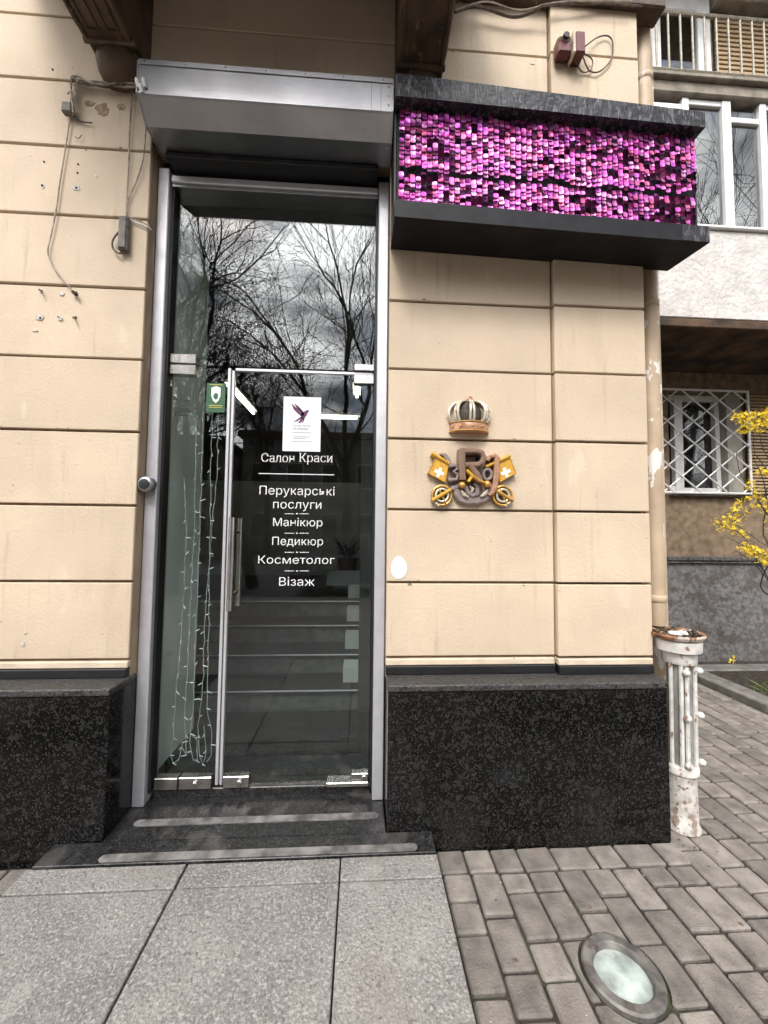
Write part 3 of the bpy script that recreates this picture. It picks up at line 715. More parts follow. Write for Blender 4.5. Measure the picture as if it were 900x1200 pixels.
# crossed golden handles
st('handle', [(378, 706), (425, 752), (395, 800)], [22, 34, 22], -.070, YGOLD, c=.006)
st('handle', [(425, 752), (480, 792), (525, 810)], [26, 24, 20], -.070, GOLD, c=.006)
for (x_, y_) in ((352, 822), (552, 815)):
    p = ez(x_, y_); MB().ball((p[0], -.042, p[1]), 30*U, 10).build('clasp', GOLD, mo, smooth=True)
st('shaft', [(270, 850), (300, 838), (345, 822)], 34, -.030, MAUVE); st('shaft', [(640, 850), (605, 835), (560, 818)], 34, -.030, COPPER)
for (x_, y_, sgn) in ((195, 902, 1), (690, 905, -1)):
    p = ez(x_, y_)
    ob = MB().lathe([(86*U, 0), (88*U, .006), (74*U, .016), (40*U, .020), (.002, .021)], (p[0], 0, p[1]), 22, 'y').build('orb', DARKFILL, mo, smooth=True)
    for rr_, yy in ((80, -.022), (52, -.027)):
        MB().tube([(p[0]+rr_*U*math.cos(R_(a)), yy, p[1]+rr_*U*math.sin(R_(a))) for a in range(0, 361, 20)], .0062, 6).build('ring', GOLD if rr_ == 80 else SILVER, ob, smooth=True)
    st('bar', [(x_-82*sgn, y_+42), (x_, y_-4), (x_+70*sgn, y_-45)], [26, 30, 26], -.040, YGOLD if sgn > 0 else GOLD, c=.006, par=ob)
    st('bar', [(x_-30, y_-60), (x_+28, y_+62)], 16, -.034, GOLD, par=ob)
    for k in range(3):
        q = ez(x_-60*sgn+k*16*sgn, y_+52+k*14); MB().ball((q[0], -.022, q[1]), 13*U, 8).build('bead', SILVER, ob)

# ================================================================== SMALL THINGS ON THE WALL
c = un(467, 665, 'y', 0); P = []
for k in range(20):
    a = 2*math.pi*k/20; P.append((c.x+.040*math.cos(a)*(1-.12*math.sin(a-.6)), c.z+.055*math.sin(a)))
MB().prism(P, -.0036, .001).build('white_patch', WHITE, label='white egg-shaped filler patch on the beige wall right of the door', cat='patch')
# doorbell camera on the left reveal
p = un(172, 568, 'y', .035)
db = empty('door_camera', p, 'small grey round camera on the door frame left of the glass', 'camera')
MB().lathe([(.040, -.012), (.040, .018), (.036, .026), (.027, .030)], (p.x+.002, .035, p.z), 22, 'y').build('housing', ALU2, db, smooth=True)
MB().lathe([(.025, .0305), (.023, .034), (.008, .036)], (p.x+.002, .035, p.z), 18, 'y').build('lens', BLACKM, db, smooth=True)
# alarm siren
p0 = un(652, 70, 'y', -.06); p1 = un(684, 36, 'y', -.06)
si = empty('alarm_siren', (p1.x-.06, 0, p0.z), 'maroon and cream alarm siren box on the upper pilaster', 'siren')
zs = p0.z+.012
MB().box(p0.x, p0.x+.072, -.085, -.03, zs+.004, zs+.066, .008).build('body', MAROON, si)
MB().box(p0.x-.004, p0.x+.070, -.092, -.027, zs+.067, zs+.090, .010).build('hood', CREAM, si)
MB().box(p0.x+.073, p0.x+.086, -.098, -.027, zs-.010, zs+.112, .004).build('cream_edge', CREAM, si)
MB().box(p0.x+.087, p0.x+.136, -.098, -.027, zs-.006, zs+.108, .004).build('side_panel', MAROON, si)
MB().box(p0.x+.05, p0.x+.10, -.028, .0, zs+.02, zs+.08, .003).build('bracket', BOXG, si)
MB().lathe([(.018, 0), (.015, .010)], (p0.x+.036, -.092, zs+.078), 14, 'y').build('lens', BLACKM, si)
def wire(name, pts, r, mt, label=None, cat=None, y=-.012, parent=None, group=None):
    """cable lying on the wall; pts are (photo x, photo y[, depth])"""
    P = [un(q[0], q[1], 'y', q[2] if len(q) > 2 else y) for q in pts]
    S = []
    for i in range(len(P)-1):                                     # smooth the run
        a, b, c_, d = P[max(i-1, 0)], P[i], P[i+1], P[min(i+2, len(P)-1)]
        for k in range(5):
            t = k/5; S.append(.5*((2*b)+(c_-a)*t+(2*a-5*b+4*c_-d)*t*t+(3*b-a-3*c_+d)*t**3))
    S.append(P[-1]); return MB().tube(S, r, 6).build(name, mt, parent, True, label=label, cat=cat, group=group)
wire('siren_wire', [(683, 66, -.06), (690, 82, -.04), (702, 84, -.036), (716, 70, -.036), (718, 50, -.036), (712, 42, -.036), (700, 44, -.04), (686, 54, -.06)], .0035, CABLE, 'dark wire looping out of the siren box on the pilaster', 'wire')
wire('siren_wire', [(674, 70, -.06), (682, 84, -.036), (692, 82, -.036), (694, 70, -.04), (684, 62, -.06)], .003, CABLE, 'short wire loop hanging right under the siren box', 'wire')
wire('overhead_cable', [(533, 14, -.05), (560, 8, -.04), (600, 20, -.03), (625, 14, -.04), (640, 6, -.06), (700, 4, -.05), (752, 8, -.05)], .007, CABLE, 'dark cable slung along the cornice at the top of the wall', 'cable')
wire('overhead_cable', [(533, 12, -.07), (570, 2, -.06), (610, 12, -.05), (660, 2, -.06), (740, 2, -.07)], .004, CABLEW, 'thin pale cable sagging beside the right balcony bracket', 'cable')
cb = empty('cable_bundle', un(85, 98, 'y', 0), 'tangled bundle of dusty cables running left of the shutter box', 'cables')
for k in range(5):
    rn = random.Random(k); j = lambda a=3: rn.uniform(-a, a)
    wire('strand', [(162, 100+j(2), -.05), (140, 99+j()), (122, 100+j(4)), (104, 99+j(4)), (92, 94+j(5)), (85, 92+j(3)), (83, 104+j(3)), (84+j(2), 122), (85+j(2), 134+j(3))], .0045, CABLE if k % 2 else CABLEW, parent=cb, y=-.015-.006*k)
for (a, b) in ((86, 96), (84, 110), (146, 99)):
    wire('tie', [(a-5, b), (a, b-4), (a+5, b), (a, b+4)], .0035, CABLEW, parent=cb, y=-.04)
MB().box(un(78, 138, 'y', 0).x, un(90, 138, 'y', 0).x, -.04, -.008, un(80, 140, 'y', 0).z, un(80, 128, 'y', 0).z, .006).build('connector', BOXG, cb)
wire('stub', [(87, 134), (94, 142), (108, 144)], .003, CABLE, parent=cb); wire('stub', [(96, 158), (92, 162), (88, 160)], .002, CABLE, parent=cb)
wire('loose_wire', [(82, 138), (78, 165), (74, 190), (70, 215), (66, 245), (60, 275), (56, 295), (62, 312), (74, 328), (88, 343)], .0034, CABLEW, 'long thin wire hanging from the cable bundle down the left wall', 'wire')
lc = un(88, 344, 'y', 0)
MB().tube([(lc.x, -.014, lc.z), (lc.x+.02, -.018, lc.z-.018)], .008, 8).build('wire_plug', PLUG, label='black plug at the end of the long hanging wire', cat='plug')
jb = empty('junction_box', un(145, 275, 'y', 0), 'small grey rectangular box hanging from wires beside the door', 'junction box')
a = un(139, 294, 'y', -.02); b = un(152, 255, 'y', -.02)
MB().box(a.x, b.x, -.034, -.004, a.z, b.z, .005).build('body', BOXG, jb)
MB().box(a.x+.006, b.x-.006, -.038, -.0345, a.z+.008, b.z-.008, .002).build('cover', BOXG, jb)
wire('loop', [(139, 272), (132, 282), (133, 292), (141, 297), (149, 292)], .0042, CABLE, parent=jb, y=-.02)
wire('feed_wire', [(155, 108), (152, 150), (151, 190), (149, 225), (148, 255)], .0036, CABLEW, 'pale wire dropping from the shutter to the small grey box', 'wire')
wire('feed_wire', [(171, 150, -.03), (168, 185), (160, 212), (150, 235), (149, 256)], .0032, CABLEW, 'second thin wire bending from shutter corner to the grey box', 'wire')
wire('wire_tail', [(150, 254), (160, 258), (170, 262), (178, 270)], .003, CABLEW, 'short bare white wire tail sticking out over the grey box', 'wire')
wire('wire_tail', [(150, 256), (162, 262), (174, 266)], .0026, WHITE, 'lower bare wire tail beside the grey hanging box', 'wire')
ins = empty('cable_clamp', un(161, 99, 'y', -.19), 'white cable clamp on the left end of the shutter housing', 'clamp')
for k in range(3):
    q = un(160+k*4, 98+(k % 2)*6, 'y', -.208); MB().tube([(q.x, q.y, q.z+.02), (q.x+.006, q.y-.008, q.z), (q.x+.01, q.y, q.z-.018)], .008, 8).build('loop', PLASTICW, ins, True)

# ================================================================== DOWNPIPE AND DRAIN POST
dp = empty('downpipe', (1.56, .06, .93), 'beige painted downpipe with flaking paint at the corner of the facade', 'downpipe')
MB().lathe([(.043, .93), (.043, 2.60), (.043, 4.8)], (1.556, .075, 0), 20).build('pipe', PIPE, dp, smooth=True)
for zz in (1.05, 2.64, 3.95): MB().lathe([(.044, zz), (.049, zz+.006), (.049, zz+.03), (.044, zz+.036)], (1.556, .075, 0), 20).build('pipe_collar', PIPE, dp, smooth=True)
po = empty('drain_post', (1.572, -.04, 0), 'white cast iron drain post with rusty funnel at the end of the plinth', 'drain pipe')
PX, PY = 1.578, -.035
MB().lathe([(.078, 0), (.078, .012), (.069, .03), (.067, .20), (.067, .262)], (PX-.012, PY, 0), 24).build('base', CASTB, po, smooth=True)
MB().lathe([(.068, .255), (.076, .262), (.076, .292), (.070, .30), (.062, .296)], (PX-.010, PY, 0), 24).build('collar', CASTW, po, smooth=True)
MB().lathe([(.052, .28), (.052, .78)], (PX, PY, 0), 20).build('shaft', CASTG, po, smooth=True)
for a in (196, 236, 258, 312, 20):
    x_, y_ = PX+.060*math.cos(R_(a)), PY+.060*math.sin(R_(a))
    MB().tube([(x_-.006, y_, .285), (x_, y_, .79)], .0095 if a != 322 else .007, 8).build('fluted_rod', CASTW, po, True)
for a in (250, 325):
    for zz in (.315, .535, .745):
        q = .078; MB().ball((PX+q*math.cos(R_(a)), PY+q*math.sin(R_(a)), zz), .0165, 12).build('ball_stud', CASTW, po, smooth=True)
MB().lathe([(.070, .775), (.073, .78), (.073, .825), (.070, .83)], (PX, PY, 0), 24).build('neck', CASTW, po, smooth=True)
MB().lathe([(.082, .832), (.098, .838), (.100, .888), (.094, .89)], (PX-.006, PY, 0), 24).build('head', CASTW, po, smooth=True)
MB().lathe([(.094, .890), (.116, .898), (.124, .912), (.121, .922), (.108, .918), (.094, .903)], (PX-.010, PY, 0), 28, sy=.9).build('funnel_rim', RUST, po, smooth=True)
db_ = MB(); rn = random.Random(3)
for k in range(60):
    a = rn.uniform(0, 6.28); q = .10*math.sqrt(rn.random()); db_.ball((PX-.01+q*math.cos(a), PY+q*.85*math.sin(a), .908+rn.uniform(0, .016)), rn.uniform(.006, .014), 5, sz=.6)
db_.build('debris', DEBRIS, po, kind='stuff')
fl = MB()
for k in range(9):
    a = rn.uniform(0, 6.28); q = .06*math.sqrt(rn.random()); fl.ball((PX-.015+q*math.cos(a), PY-.035+q*.5*math.sin(a), .922), rn.uniform(.012, .022), 6, sz=.5)
fl.build('pale_flakes', PAPER, po, kind='stuff')

# ================================================================== SUNKEN LAMP
lp = empty('ground_lamp', (*LAMP, 0), 'round ground lamp with frosted lens sunk into the paving', 'ground lamp')
MB().lathe([(LAMP_R, -.013), (LAMP_R, .002), (LAMP_R-.006, .008), (.089, .008), (.085, .004), (.082, -.0125), (.080, -.013)], (*LAMP, 0), 44).build('ring', LAMPRING, lp, smooth=True)
MB().lathe([(.0818, -.0125), (.068, -.008), (.04, -.005), (.004, -.0035)], (*LAMP, 0), 36).build('lens', FROST, lp, smooth=True)

# ================================================================== STICKERS ON THE GLASS
a = gl(331, 528.5); b = gl(376.5, 466)
ps = MB().box(a.x, b.x, YT-.0015, YT-.0003, a.z, b.z).build('salon_poster', PAPER, label='white paper poster with purple bird taped to the glass door', cat='poster')
def pz(zx, zy):                           # drawing units of the enlarged poster
    p = un(300+zx/4.615, 440+zy/4.615, 'y', YT-.0015); return (p.x, p.z)
yb_ = YT-.0022
bird = MB()
for poly in ([(190, 150), (215, 172), (240, 178), (258, 200), (262, 215), (245, 222), (225, 205), (205, 185)],          # raised wing
             [(205, 152), (228, 165), (250, 190), (262, 205), (255, 208), (238, 188), (215, 168)],
             [(245, 205), (270, 190), (282, 186), (288, 192), (280, 202), (272, 220), (255, 234), (240, 232)],                 # body and head
             [(250, 225), (262, 228), (240, 258), (228, 256)], [(240, 225), (250, 230), (222, 248), (200, 254), (225, 236)], [(258, 228), (266, 226), (256, 252), (246, 258)]):
    bird.prism([pz(*q) for q in poly], yb_, yb_+.0005)
bird.build('bird_print', PURPLE, ps)
def ptext(s, x0, x1, y_, h, mt):
    A = pz(x0, y_); B = pz(x1, y_); H_ = pz(x0, y_-h)[1]-A[1]
    link('poster_print', text_mesh(s, 'poster_print', A[0], B[0], A[1], H_, yb_, mt), ps)
ptext('Салон', 197, 242, 276, 10, INKG); ptext('краси', 250, 297, 276, 10, INKG); ptext('PHOENIX', 203, 284, 293, 10, PURPLE)
for (x0, x1, y_) in ((197, 300, 308), (203, 292, 331), (200, 270, 341), (190, 304, 357)):
    A = pz(x0, y_); B = pz(x1, y_); MB().box(A[0], B[0], yb_, yb_+.0004, A[1]-.0012, A[1]+.0012).build('poster_print', INKG, ps)
a = gl(241.5, 483); b = gl(264.5, 449.5)
gs = MB().box(a.x, b.x, YT-.0015, YT-.0003, a.z, b.z).build('green_sticker', GREEN, label='green sticker with white shield on the side pane', cat='sticker')
mxx, mz, hw = (a.x+b.x)/2, (a.z+b.z)/2, (b.x-a.x)/2
MB().prism([(mxx+hw*u_, mz+.075*v_) for u_, v_ in ((-.5, .70), (0, .82), (.5, .70), (.5, .15), (.3, -.2), (0, -.38), (-.3, -.2), (-.5, .15))], YT-.0024, YT-.0018).build('shield', WHITE, gs)
MB().prism([(mxx+hw*u_, mz+.075*v_) for u_, v_ in ((-.25, .2), (0, .35), (.25, .25), (.2, -.05), (0, -.15), (-.25, 0))], YT-.003, YT-.0025).build('leaf_mark', GREEN, gs)
for v_ in (-.55, -.68, .92): MB().box(mxx-hw*.7, mxx+hw*.7, YT-.0024, YT-.0018, mz+.075*v_-.002, mz+.075*v_+.002).build('printed_line', YELPR, gs)
nb = empty('opening_hours_print', gl(218, 476), 'faint dark printed lines on the side pane left of the green sticker', 'lettering')
for (x0, x1, y_) in ((213, 222, 470), (209, 223, 474), (205, 221, 479), (204, 224, 482), (204, 220, 486)):
    A = gl(x0, y_); B = gl(x1, y_); MB().box(A.x, B.x, YT-.0004, YT+.0004, A.z-.004, A.z+.002).build('printed_line', BLACKM, nb)

# ================================================================== INTERIOR BEHIND THE GLASS
IZ = .118
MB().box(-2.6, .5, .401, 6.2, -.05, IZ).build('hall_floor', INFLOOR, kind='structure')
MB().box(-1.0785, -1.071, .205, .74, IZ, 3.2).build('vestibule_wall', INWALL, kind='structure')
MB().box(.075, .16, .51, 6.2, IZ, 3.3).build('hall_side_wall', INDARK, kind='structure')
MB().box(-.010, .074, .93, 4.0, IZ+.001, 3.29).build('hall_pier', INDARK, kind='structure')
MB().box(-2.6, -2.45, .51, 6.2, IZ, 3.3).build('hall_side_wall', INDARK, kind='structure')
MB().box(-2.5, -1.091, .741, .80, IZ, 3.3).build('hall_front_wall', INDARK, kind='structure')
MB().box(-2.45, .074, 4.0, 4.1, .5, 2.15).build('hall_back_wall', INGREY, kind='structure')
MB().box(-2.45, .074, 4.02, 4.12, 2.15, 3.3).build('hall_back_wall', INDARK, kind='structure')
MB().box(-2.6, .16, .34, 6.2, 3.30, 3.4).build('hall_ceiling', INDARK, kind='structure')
stairs = empty('hall_stairs', (-.6, .95, IZ), 'dark stone stairs climbing inside the hall behind the glass door', 'stairs')
for k in range(4):
    z = IZ+.155*(k+1); y = .96+.31*k
    s = MB().box(-1.55, -.011, y, y+.02, z-.155, z-.036).build('riser', STEPG, stairs)
    MB().box(-1.55, -.011, y-.02, y+.34, z-.035, z, .003).build('tread', STEPD, stairs)
    MB().box(-1.55, -.011, y-.0225, y-.0205, z-.012, z-.003).build('nosing', ALU, stairs)
    MB().box(-.125, -.012, y+.10, y+.29, z+.001, z+.11).build('end_block', INGREY, stairs)
MB().box(-2.45, -.011, 2.2, 4.0, IZ, IZ+.62).build('upper_floor', STEPD, stairs)
MB().box(-.42, -.012, 2.9, 2.96, IZ+.621, IZ+.80).build('low_partition', INGREY, label='low white partition at the top of the hall stairs', cat='partition')
pt = empty('potted_plant', (-.18, 3.3, IZ+.62), 'dark potted plant standing at the top of the stairs', 'plant')
MB().lathe([(.09, .74), (.13, 1.02), (.14, 1.05)], (-.18, 3.3, 0), 16).build('pot', mat('terracotta', (.09, .035, .02), .7), pt, smooth=True)
lf = MB(); rn = random.Random(8)
for k in range(46):
    a = rn.uniform(0, 6.28); e_ = rn.uniform(.3, 1.4); ln = rn.uniform(.2, .42); d = Vector((math.cos(a)*math.cos(e_), math.sin(a)*math.cos(e_), math.sin(e_)))
    s_ = d.cross(Vector((0, 0, 1))).normalized()*.022; p = Vector((-.18, 3.3, 1.04)); q = p+d*ln*.55; t_ = p+d*ln-Vector((0, 0, .06))
    lf.add([p, q+s_, t_, q-s_], [(0, 1, 2, 3)])
lf.build('leaves', LEAFD, pt)
for (P, lab) in (([(-.80, 3.0, 2.86), (-.08, 3.0, 2.86)], 'lit fluorescent tube across the hall ceiling behind the poster'), ([(-1.36, 2.0, 2.86), (-1.36, 2.9, 2.86)], 'lit fluorescent tube along the hall ceiling beside the door edge'), ([(-.07, 1.9, 2.86), (-.07, 2.2, 2.86)], 'short lit tube seen beside the right door jamb')):
    t_ = empty('fluorescent_tube', P[0], lab, 'lamp')
    MB().tube(P, .016, 8).build('tube', TUBE, t_)
    d = Vector(P[1])-Vector(P[0]); n_ = .04
    MB().box(min(P[0][0], P[1][0])-n_, max(P[0][0], P[1][0])+n_, min(P[0][1], P[1][1])-n_, max(P[0][1], P[1][1])+n_, 2.885, 2.91).build('holder', PLASTICW, t_)
    MB().box(P[0][0]-.01, P[0][0]+.01, P[0][1]-.01, P[0][1]+.01, 2.91, 3.3).build('hanger', BLACKM, t_)
# curtain of fairy lights behind the side pane
FAIRY = mat('fairy_bulb', (.70, .74, .74), .3); FWIRE = mat('clear_wire', (.30, .33, .32), .4)
ys = YG+.05
runs = [([(216, 560), (218, 620), (216, 690), (211, 760), (206, 820), (203, 865), (199, 885), (203, 894), (210, 890), (214, 870)], 'leftmost dim strand of fairy lights behind the side pane'),
        ([(230, 490), (229, 560), (227, 640), (222, 720), (220, 790), (216, 850), (219, 885), (213, 875)], 'second strand of fairy lights from the left behind the side pane'),
        ([(238, 480), (236, 560), (233, 660), (229, 740), (227, 820), (223, 870), (226, 891), (231, 890), (231, 868), (226, 862)], 'middle strand of fairy lights ending in a loop'),
        ([(249, 484), (247, 560), (246, 640), (240, 730), (238, 800), (232, 850), (234, 885), (238, 896), (241, 880), (239, 850)], 'bright fourth strand of fairy lights beside the door edge'),
        ([(256, 484), (254, 560), (248, 620), (246, 680), (244, 760), (243, 830), (249, 860), (248, 885), (242, 893)], 'rightmost strand of fairy lights touching the door edge')]
for k, (pts, lab) in enumerate(runs):
    rn = random.Random(60+k); f = empty('fairy_light_strand', un(pts[0][0], pts[0][1], 'y', ys), lab, 'string lights')
    P = []
    for i in range(len(pts)-1):
        n_ = max(2, int(abs(pts[i+1][1]-pts[i][1])/9))
        for j in range(n_):
            t = j/n_; P.append(un(pts[i][0]*(1-t)+pts[i+1][0]*t+rn.uniform(-.9, .9), pts[i][1]*(1-t)+pts[i+1][1]*t, 'y', ys+k*.006))
    P.append(un(*pts[-1], 'y', ys+k*.006))
    MB().tube(P, .0021, 5).build('wire', FWIRE, f)
    bl = MB()
    for i in range(1, len(P), 2):
        a = rn.uniform(-2.6, .6) if rn.random() < .5 else rn.uniform(0, 6.28); ln = rn.uniform(.016, .028)
        bl.tube([P[i], P[i]+Vector((math.cos(a)*ln, rn.uniform(-.012, .012), math.sin(a)*ln*.8))], [.0026, .0016], 5)
    bl.build('bulbs', FAIRY, f, kind='stuff')

# ================================================================== REAR BUILDING ON THE RIGHT
rb_ = empty('rear_building', (4.5, 2.3, 0), 'older tan building set back on the right with grey plinth and balconies', 'building')
YB = 2.2
MB().box(1.6, 3.44, YB, 2.6, 1.16, 9).build('wall', BGWALL, rb_); MB().box(3.44, 8.5, YB, 2.6, 1.16, 1.862).build('wall', BGWALL, rb_)
MB().box(3.44, 8.5, YB, 2.6, 3.03, 9).build('wall', BGWALL, rb_); MB().box(4.33, 8.5, YB+.02, 2.6, 1.863, 3.029).build('wall', BGWALL, rb_)
MB().box(1.6, 8.5, YB-.06, 2.6, -.1, 1.10).build('plinth', BGPLINTH, rb_)
MB().box(1.6, 8.5, YB-.09, YB-.005, 1.101, 1.125).build('plinth_cap', BGPLINTH, rb_)
for k in range(24): MB().box(3.3+k*.12, 3.3+k*.12+.116, YB-.11+random.uniform(-.004, .004), YB-.002, 1.127, 1.168, .005).build('slate_tile', DARKTILE, rb_)
wn = empty('ground_window', (0, 0, 0)); wn.parent = rb_; bpy_inv(wn, rb_)
MB().box(3.44, 4.33, YB+.16, YB+.2, 1.863, 3.029).build('pane', WGLASS, wn)
MB().box(3.40, 4.36, YB+.34, YB+.398, 1.80, 3.1).build('room_dark', INDARK, wn)
MB().box(4.15, 4.329, YB+.012, YB+.155, 1.863, 3.029).build('window_reveal', mat('pale_reveal', (.36, .33, .29), .8, var=.15), wn)
MB().box(3.93, 4.2, YB+.22, YB+.23, 1.95, 2.95).build('curtain', mat('grey_curtain', (.10, .10, .10), .9), wn)
for (a, b, c_, d) in ((3.59, 3.695, 1.864, 3.028), (4.09, 4.145, 1.864, 3.028), (3.441, 3.589, 1.864, 1.96), (3.696, 4.089, 1.864, 1.945), (3.696, 4.089, 2.965, 3.028), (3.441, 3.589, 2.965, 3.028)):
    MB().box(a, b, YB+.09, YB+.158, c_, d, .006).build('sash_frame', PLASTICW, wn)
MB().box(3.42, 4.36, YB-.06, YB+.10, 1.838, 1.861, .004).build('sill', CONC, wn)
gr = empty('window_grille', (3.87, YB-.08, 1.86), 'white diamond-pattern metal grille over the ground floor window', 'grille')
gx0, gx1, gz0, gz1, gy = 3.30, 4.325, 1.868, 3.025, YB-.075
for (a, b) in (((gx0, gz0), (gx1, gz0)), ((gx0, gz1), (gx1, gz1)), ((gx0, gz0), (gx0, gz1)), ((gx1, gz0), (gx1, gz1))):
    MB().tube([(a[0], gy, a[1]), (b[0], gy, b[1])], .013, 6).build('edge_bar', PLASTICW, gr)
def clip(x0, z0, dx, dz):
    ts = [0, 9]
    for (p_, d_, lo, hi) in ((x0, dx, gx0, gx1), (z0, dz, gz0, gz1)):
        a, b = sorted(((lo-p_)/d_, (hi-p_)/d_)); ts[0] = max(ts[0], a); ts[1] = min(ts[1], b)
    return ts if ts[1] > ts[0]+.02 else None
for sg_ in (1, -1):
    for k in range(-5, 9):
        z0 = gz0+k*.247; x0 = gx0; dz = .80*sg_
        z0 = z0 if sg_ > 0 else z0+.35
        t = clip(x0-1e-6, z0, 1, dz)
        if t: MB().tube([(x0+t[0], gy+.008*sg_, z0+dz*t[0]), (x0+t[1], gy+.008*sg_, z0+dz*t[1])], .0085, 5).build('diagonal_bar', PLASTICW, gr)
def slats(name, x0, x1, z0, z1, y, pitch, par):
    o = MB().box(x0, x1, y, y+.02, z0, z1).build('backing', SLATD, par); b = MB(); n_ = int((z1-z0)/pitch)
    for k in range(n_): zz = z0+k*pitch; b.extrude_x([(y-.001, zz+.004), (y-.018, zz+.006), (y-.014, zz+pitch*.74), (y-.001, zz+pitch*.74)], x0, x1)
    b.build(name, SLAT, par, kind='stuff')
slats('slats', 4.36, 6.6, 1.87, 3.02, YB-.012, .037, rb_)
# enclosed balcony
bal = empty('enclosed_balcony', (3.6, 1.3, 3.3), 'white rendered enclosed balcony with glazed upper half right of the sign', 'balcony')
BY = 1.28
MB().box(1.9, 6.5, BY, BY+.09, 3.34, 4.165, .006).build('parapet', STUCCO, bal)
MB().box(1.9, 6.5, BY-.004, YB, 3.25, 3.333, .01).build('floor_slab', SOFFIT, bal)
MB().box(1.9, 6.5, BY-.03, BY+.10, 4.168, 4.195, .005).build('sill_board', PLASTICW, bal)
MB().box(1.9, 6.5, BY+.045, BY+.052, 4.25, 5.40).build('pane', WGLASS, bal)
for (a, b) in ((2.44, 2.50), (2.90, 2.965), (3.29, 3.375), (3.66, 3.725), (4.3, 4.38), (5.0, 5.08)): MB().box(a, b, BY+.01, BY+.085, 4.196, 5.44, .006).build('post', PLASTICW, bal)
for (a, b, zb0) in ((2.5, 2.9, 5.33), (2.965, 3.29, 5.385), (3.375, 3.66, 5.24), (3.725, 4.3, 5.385), (4.38, 5.0, 5.385)):
    MB().box(a+.001, b-.001, BY+.02, BY+.08, zb0, zb0+.055, .005).build('head_bar', PLASTICW, bal); MB().box(a+.001, b-.001, BY+.02, BY+.08, 4.197, 4.235, .005).build('bottom_bar', PLASTICW, bal)
MB().box(3.30, 3.70, BY+.082, BY+.09, 5.25, 5.44).build('dark_panel', SOFFIT, bal)
MB().box(1.9, 6.5, BY+.6, BY+.65, 3.4, 5.44).build('inner_wall', INDARK, bal)
ub = empty('upper_balcony', (3.6, 1.3, 5.5), 'open concrete balcony with thin metal railing at the top right', 'balcony')
MB().box(1.9, 6.5, BY-.02, YB, 5.445, 5.56, .01).build('slab', CONC, ub); MB().box(1.9, 6.5, BY-.06, BY+.06, 5.561, 5.60, .006).build('slab_lip', CONC, ub)
MB().tube([(1.9, BY, 5.68), (6.5, BY, 5.68)], .016, 6).build('rail', RAIL, ub); MB().tube([(1.9, BY, 6.25), (6.5, BY, 6.25)], .018, 6).build('rail', RAIL, ub)
for k in range(22): MB().tube([(2.42+k*.118, BY, 5.60 if k % 4 == 0 else 5.68), (2.42+k*.118, BY, 6.25)], .0095, 6).build('baluster', RAIL, ub)
uw = empty('upper_window', (0, 0, 0)); uw.parent = rb_; bpy_inv(uw, rb_)
MB().box(3.3, 4.05, YB-.03, YB-.02, 6.3, 7.75).build('pane', WGLASS, uw)
for (a, b, c_, d) in ((3.28, 3.44, 6.2, 7.8), (3.90, 4.06, 6.2, 7.8), (3.44, 3.90, 7.62, 7.8), (3.44, 3.90, 6.2, 6.75)): MB().box(a+.001, b-.001, YB-.06, YB-.002, c_, d, .008).build('sash_frame', PLASTICW, uw)
slats('upper_blind', 4.13, 6.6, 6.3, 7.62, YB-.03, .058, rb_)
MB().box(4.08, 6.6, YB-.16, YB-.002, 7.66, 7.86, .01).build('blind_box', CONC, rb_)
MB().box(1.9, 6.5, BY+.1, YB, 8.1, 8.25).build('ledge_above', SOFFIT, rb_)

# garden bed with kerb, forsythia and weeds
MB().box(3.45, 8, -1.2, YB-.06, -.2, .035).build('garden_soil', SOIL, kind='structure')
gk = empty('garden_kerb', (3.35, .5, 0), kind='structure')
km = MB().box(-.09, .09, -.39, .39, -.1, .055, .012).mesh('kerbstone', KERB)
for k in range(5):
    o = link('kerbstone', km); o.parent = gk; o.location = (.0, -1.4+k*.79, random.uniform(-.006, .004)); o.rotation_euler.z = random.uniform(-.01, .01)
MB().box(3.26, 4.6, 1.86, 2.03, -.05, .05, .012).build('kerbstone', KERB, gk)
fo = empty('forsythia_bush', (4.25, 1.15, .03), 'yellow flowering forsythia bush at the right edge in the garden bed', 'bush')
stem = MB(); fl = MB(); rn = random.Random(21)
def petal(p, s):
    n_ = Vector((rn.gauss(0, 1), rn.gauss(0, 1), rn.gauss(0, 1))).normalized(); u = n_.orthogonal().normalized(); v_ = n_.cross(u); a0 = rn.uniform(0, 6.28)
    for k in range(4):
        a = a0+k*math.pi/2; d = u*math.cos(a)+v_*math.sin(a); e_ = u*-math.sin(a)+v_*math.cos(a)
        fl.add([p, p+d*s*.55+e_*s*.22+n_*s*.2, p+d*s+n_*s*.35, p+d*s*.55-e_*s*.22+n_*s*.2], [(0, 1, 2, 3)])
def twig(P, r, bloom, dens=1):
    P = [P[0]]+[Vector(q)+Vector((rn.gauss(0, .03), rn.gauss(0, .06), rn.gauss(0, .03))) for q in P[1:]]
    S = [Vector(p) for p in P]; Q = []
    for i in range(len(S)-1):
        a, b, c_, d = S[max(i-1, 0)], S[i], S[i+1], S[min(i+2, len(S)-1)]
        for k in range(8):
            t = k/8; Q.append(.5*((2*b)+(c_-a)*t+(2*a-5*b+4*c_-d)*t*t+(3*b-a-3*c_+d)*t**3)+Vector((rn.uniform(-.004, .004), rn.uniform(-.004, .004), rn.uniform(-.004, .004))))
    Q.append(S[-1]); stem.tube(Q, [r*(1-.75*i/len(Q)) for i in range(len(Q))], 5)
    for i, q in enumerate(Q):
        if i/len(Q) > bloom:
            for _ in range(int(10*dens)):
                petal(q+Vector((rn.gauss(0, .020), rn.gauss(0, .022), rn.gauss(0, .016))), rn.uniform(.009, .017))
F_ = lambda px, py, y: un(px, py, 'y', y)
base = Vector((4.1, 1.0, .05))
